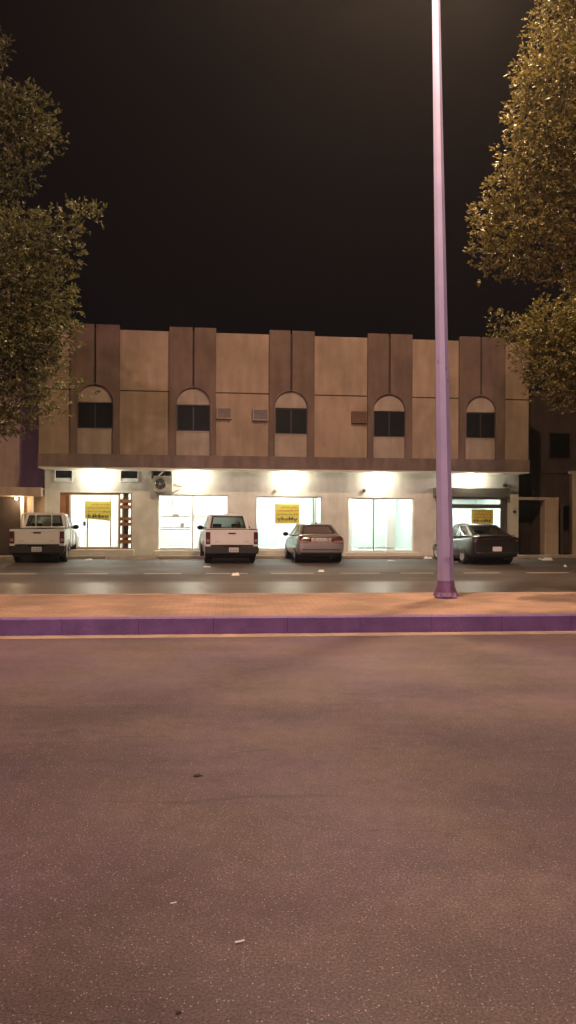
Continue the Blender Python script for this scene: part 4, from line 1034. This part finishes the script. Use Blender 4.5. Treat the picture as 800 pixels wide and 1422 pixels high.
# lower boughs, further back over the far side of the median
LY = 15.2
rt += [blob(697, 452, 20, LY), blob(683, 440, 9, LY), blob(725, 465, 30, LY, dz=.8), blob(760, 450, 34, LY), blob(735, 500, 24, LY), blob(760, 505, 32, LY), blob(722, 492, 14, LY), blob(790, 480, 45, LY), blob(755, 535, 22, LY), blob(790, 540, 30, LY), blob(735, 520, 12, LY),
       blob(840, 500, 55, LY), blob(850, 420, 60, LY)]
tx = at(905, 700, 12.4).x
tree('street_tree', (tx, 12.6, .197), [(tx, 12.6, .15), (tx-.1, 12.6, 2.4), (tx+.05, 12.5, 4.4), (tx-.1, 12.5, 6.6), (tx, 12.4, 9.0)],
     [[(tx, 12.6, 3), at(860, 560, 13.2), at(840, 520, 14)], [(tx, 12.5, 4.2), at(800, 350, RY), at(700, 330, RY), at(672, 318, RY)], [(tx, 12.5, 6.5), at(800, 180, RY), at(735, 150, RY)], [(tx, 12.5, 3.4), (tx+1.2, 12.4, 5.2), (tx+1.8, 12.2, 7)]],
     rt, 'tall leafy tree at the right edge, lit yellow by the street lamp above', 22, per=900, lmat=leaf_mat('leaves_lamplit', (.085, .080, .020), (.215, .165, .045)))  # the lamp's warm light is put into these leaf colours

# ------------------------------------------------------------------ litter
def litter(name, px, py, z, size, label, mat, cat='litter', shape='crumple', seed=0, group='scraps of litter on the far road'):
    a, b = ray(px, py); Y = (z-CAMZ)/b; x = a*Y; rnd = random.Random(seed+px)
    mb = MB(); n = 10
    if shape == 'crumple':
        rows = [[(size[0]*(i/5-.5)+rnd.uniform(-.2,.2)*size[0]/5, size[0]*.7*(j/4-.5), (.0 if i in (0,5) or j in (0,4) else size[1])*rnd.uniform(.3, 1.1)+.003) for i in range(6)] for j in range(5)]
        mb.add([p for r in rows for p in r], [(j*6+i, j*6+i+1, (j+1)*6+i+1, (j+1)*6+i) for j in range(4) for i in range(5)])
        o = mb.build(name, mat); m = o.modifiers.new('s', 'SOLIDIFY'); m.thickness = .003; bake(o)
    elif shape == 'stick':
        mb.tube([(-size[0]/2, 0, size[1]), (0, 0, size[1]), (size[0]/2, .002, size[1])], size[1], 8); o = mb.build(name, mat, smooth=40); o.rotation_euler = (0, 0, .35)
    else:
        pts = [(-.5, 0), (-.25, .2), (.1, .24), (.5, .02), (.15, -.2), (-.25, -.17)]
        mb.add([(q[0]*size[0], q[1]*size[0], .004+size[1]*abs(q[1])*3) for q in pts]+[(0, 0, .003)], [(i, (i+1) % 6, 6) for i in range(6)])
        o = mb.build(name, mat); m = o.modifiers.new('s', 'SOLIDIFY'); m.thickness = .002; bake(o); o.rotation_euler = (0, 0, .15)
    o.location = (x, Y, z); tag(o, label, cat, group if group else None); return o
zr = .001
for i, (px, py, s_, h_, lab) in enumerate((
    (123, 777.5, .28, .05, 'flat white scrap on the asphalt right of the left pickup'), (226, 782, .13, .12, 'small upright white scrap below the second shopfront'),
    (287, 787.5, .26, .04, 'thin white scrap on the ground by the rear wheel of the second pickup'), (327, 799, .22, .07, 'crumpled white paper near the lane dash below the second pickup'),
    (446, 794, .20, .06, 'small pale scrap behind the beige sedan'), (543, 779, .3, .04, 'flat pale scrap below the empty bright window'),
    (595, 776, .38, .10, 'white plastic bag lying left of the lamp post'), (760, 778, .42, .12, 'white plastic bag in front of the gateway'),
    (750, 777, .14, .06, 'small pale scrap beside the white bag in front of the gateway'), (785, 787, .10, .08, 'tiny white cup on the asphalt near the right edge'), (634, 781, .12, .05, 'tiny pale scrap by the rear wheel of the dark sedan'))):
    litter('plastic_bag' if 'bag lying' in lab or lab.startswith('white plastic') else 'paper_scrap', px, py, zr, (s_, h_), lab, M_paper, seed=i)
litter('cigarette_butt', 333, 1309, zr, (.036, .004), 'white cigarette butt on the near asphalt', M_paper, 'cigarette butt', 'stick', group=None)
litter('cigarette_butt', 241, 1255, zr, (.025, .003), 'faint short cigarette stub on the near asphalt, farther left', M_paper, 'cigarette butt', 'stick', group=None)
litter('dry_leaf', 275, 1078, zr, (.062, .008), 'dark dry leaf on the near asphalt in the middle distance', M_bark, 'leaf', 'leaf', group=None)
litter('dry_leaf', 248, 1407, zr, (.022, .003), 'small dark dry leaf at the bottom edge of the near asphalt', M_bark, 'leaf', 'leaf', group=None)

# ------------------------------------------------------------------ dusty night air
hz = MB().box(-110, 110, -40, 150, -1.2, 19).build('haze', bpy.data.materials.new('haze_air'))
hz['kind'] = 'stuff'
m = hz.data.materials[0]; m.use_nodes = True; N = m.node_tree.nodes; N.remove(N['Principled BSDF'])
v = N.new('ShaderNodeVolumePrincipled'); v.inputs['Density'].default_value = .0015; v.inputs['Color'].default_value = (.9, .88, .85, 1); v.inputs['Anisotropy'].default_value = .86
m.node_tree.links.new(v.outputs['Volume'], N['Material Output'].inputs['Volume'])
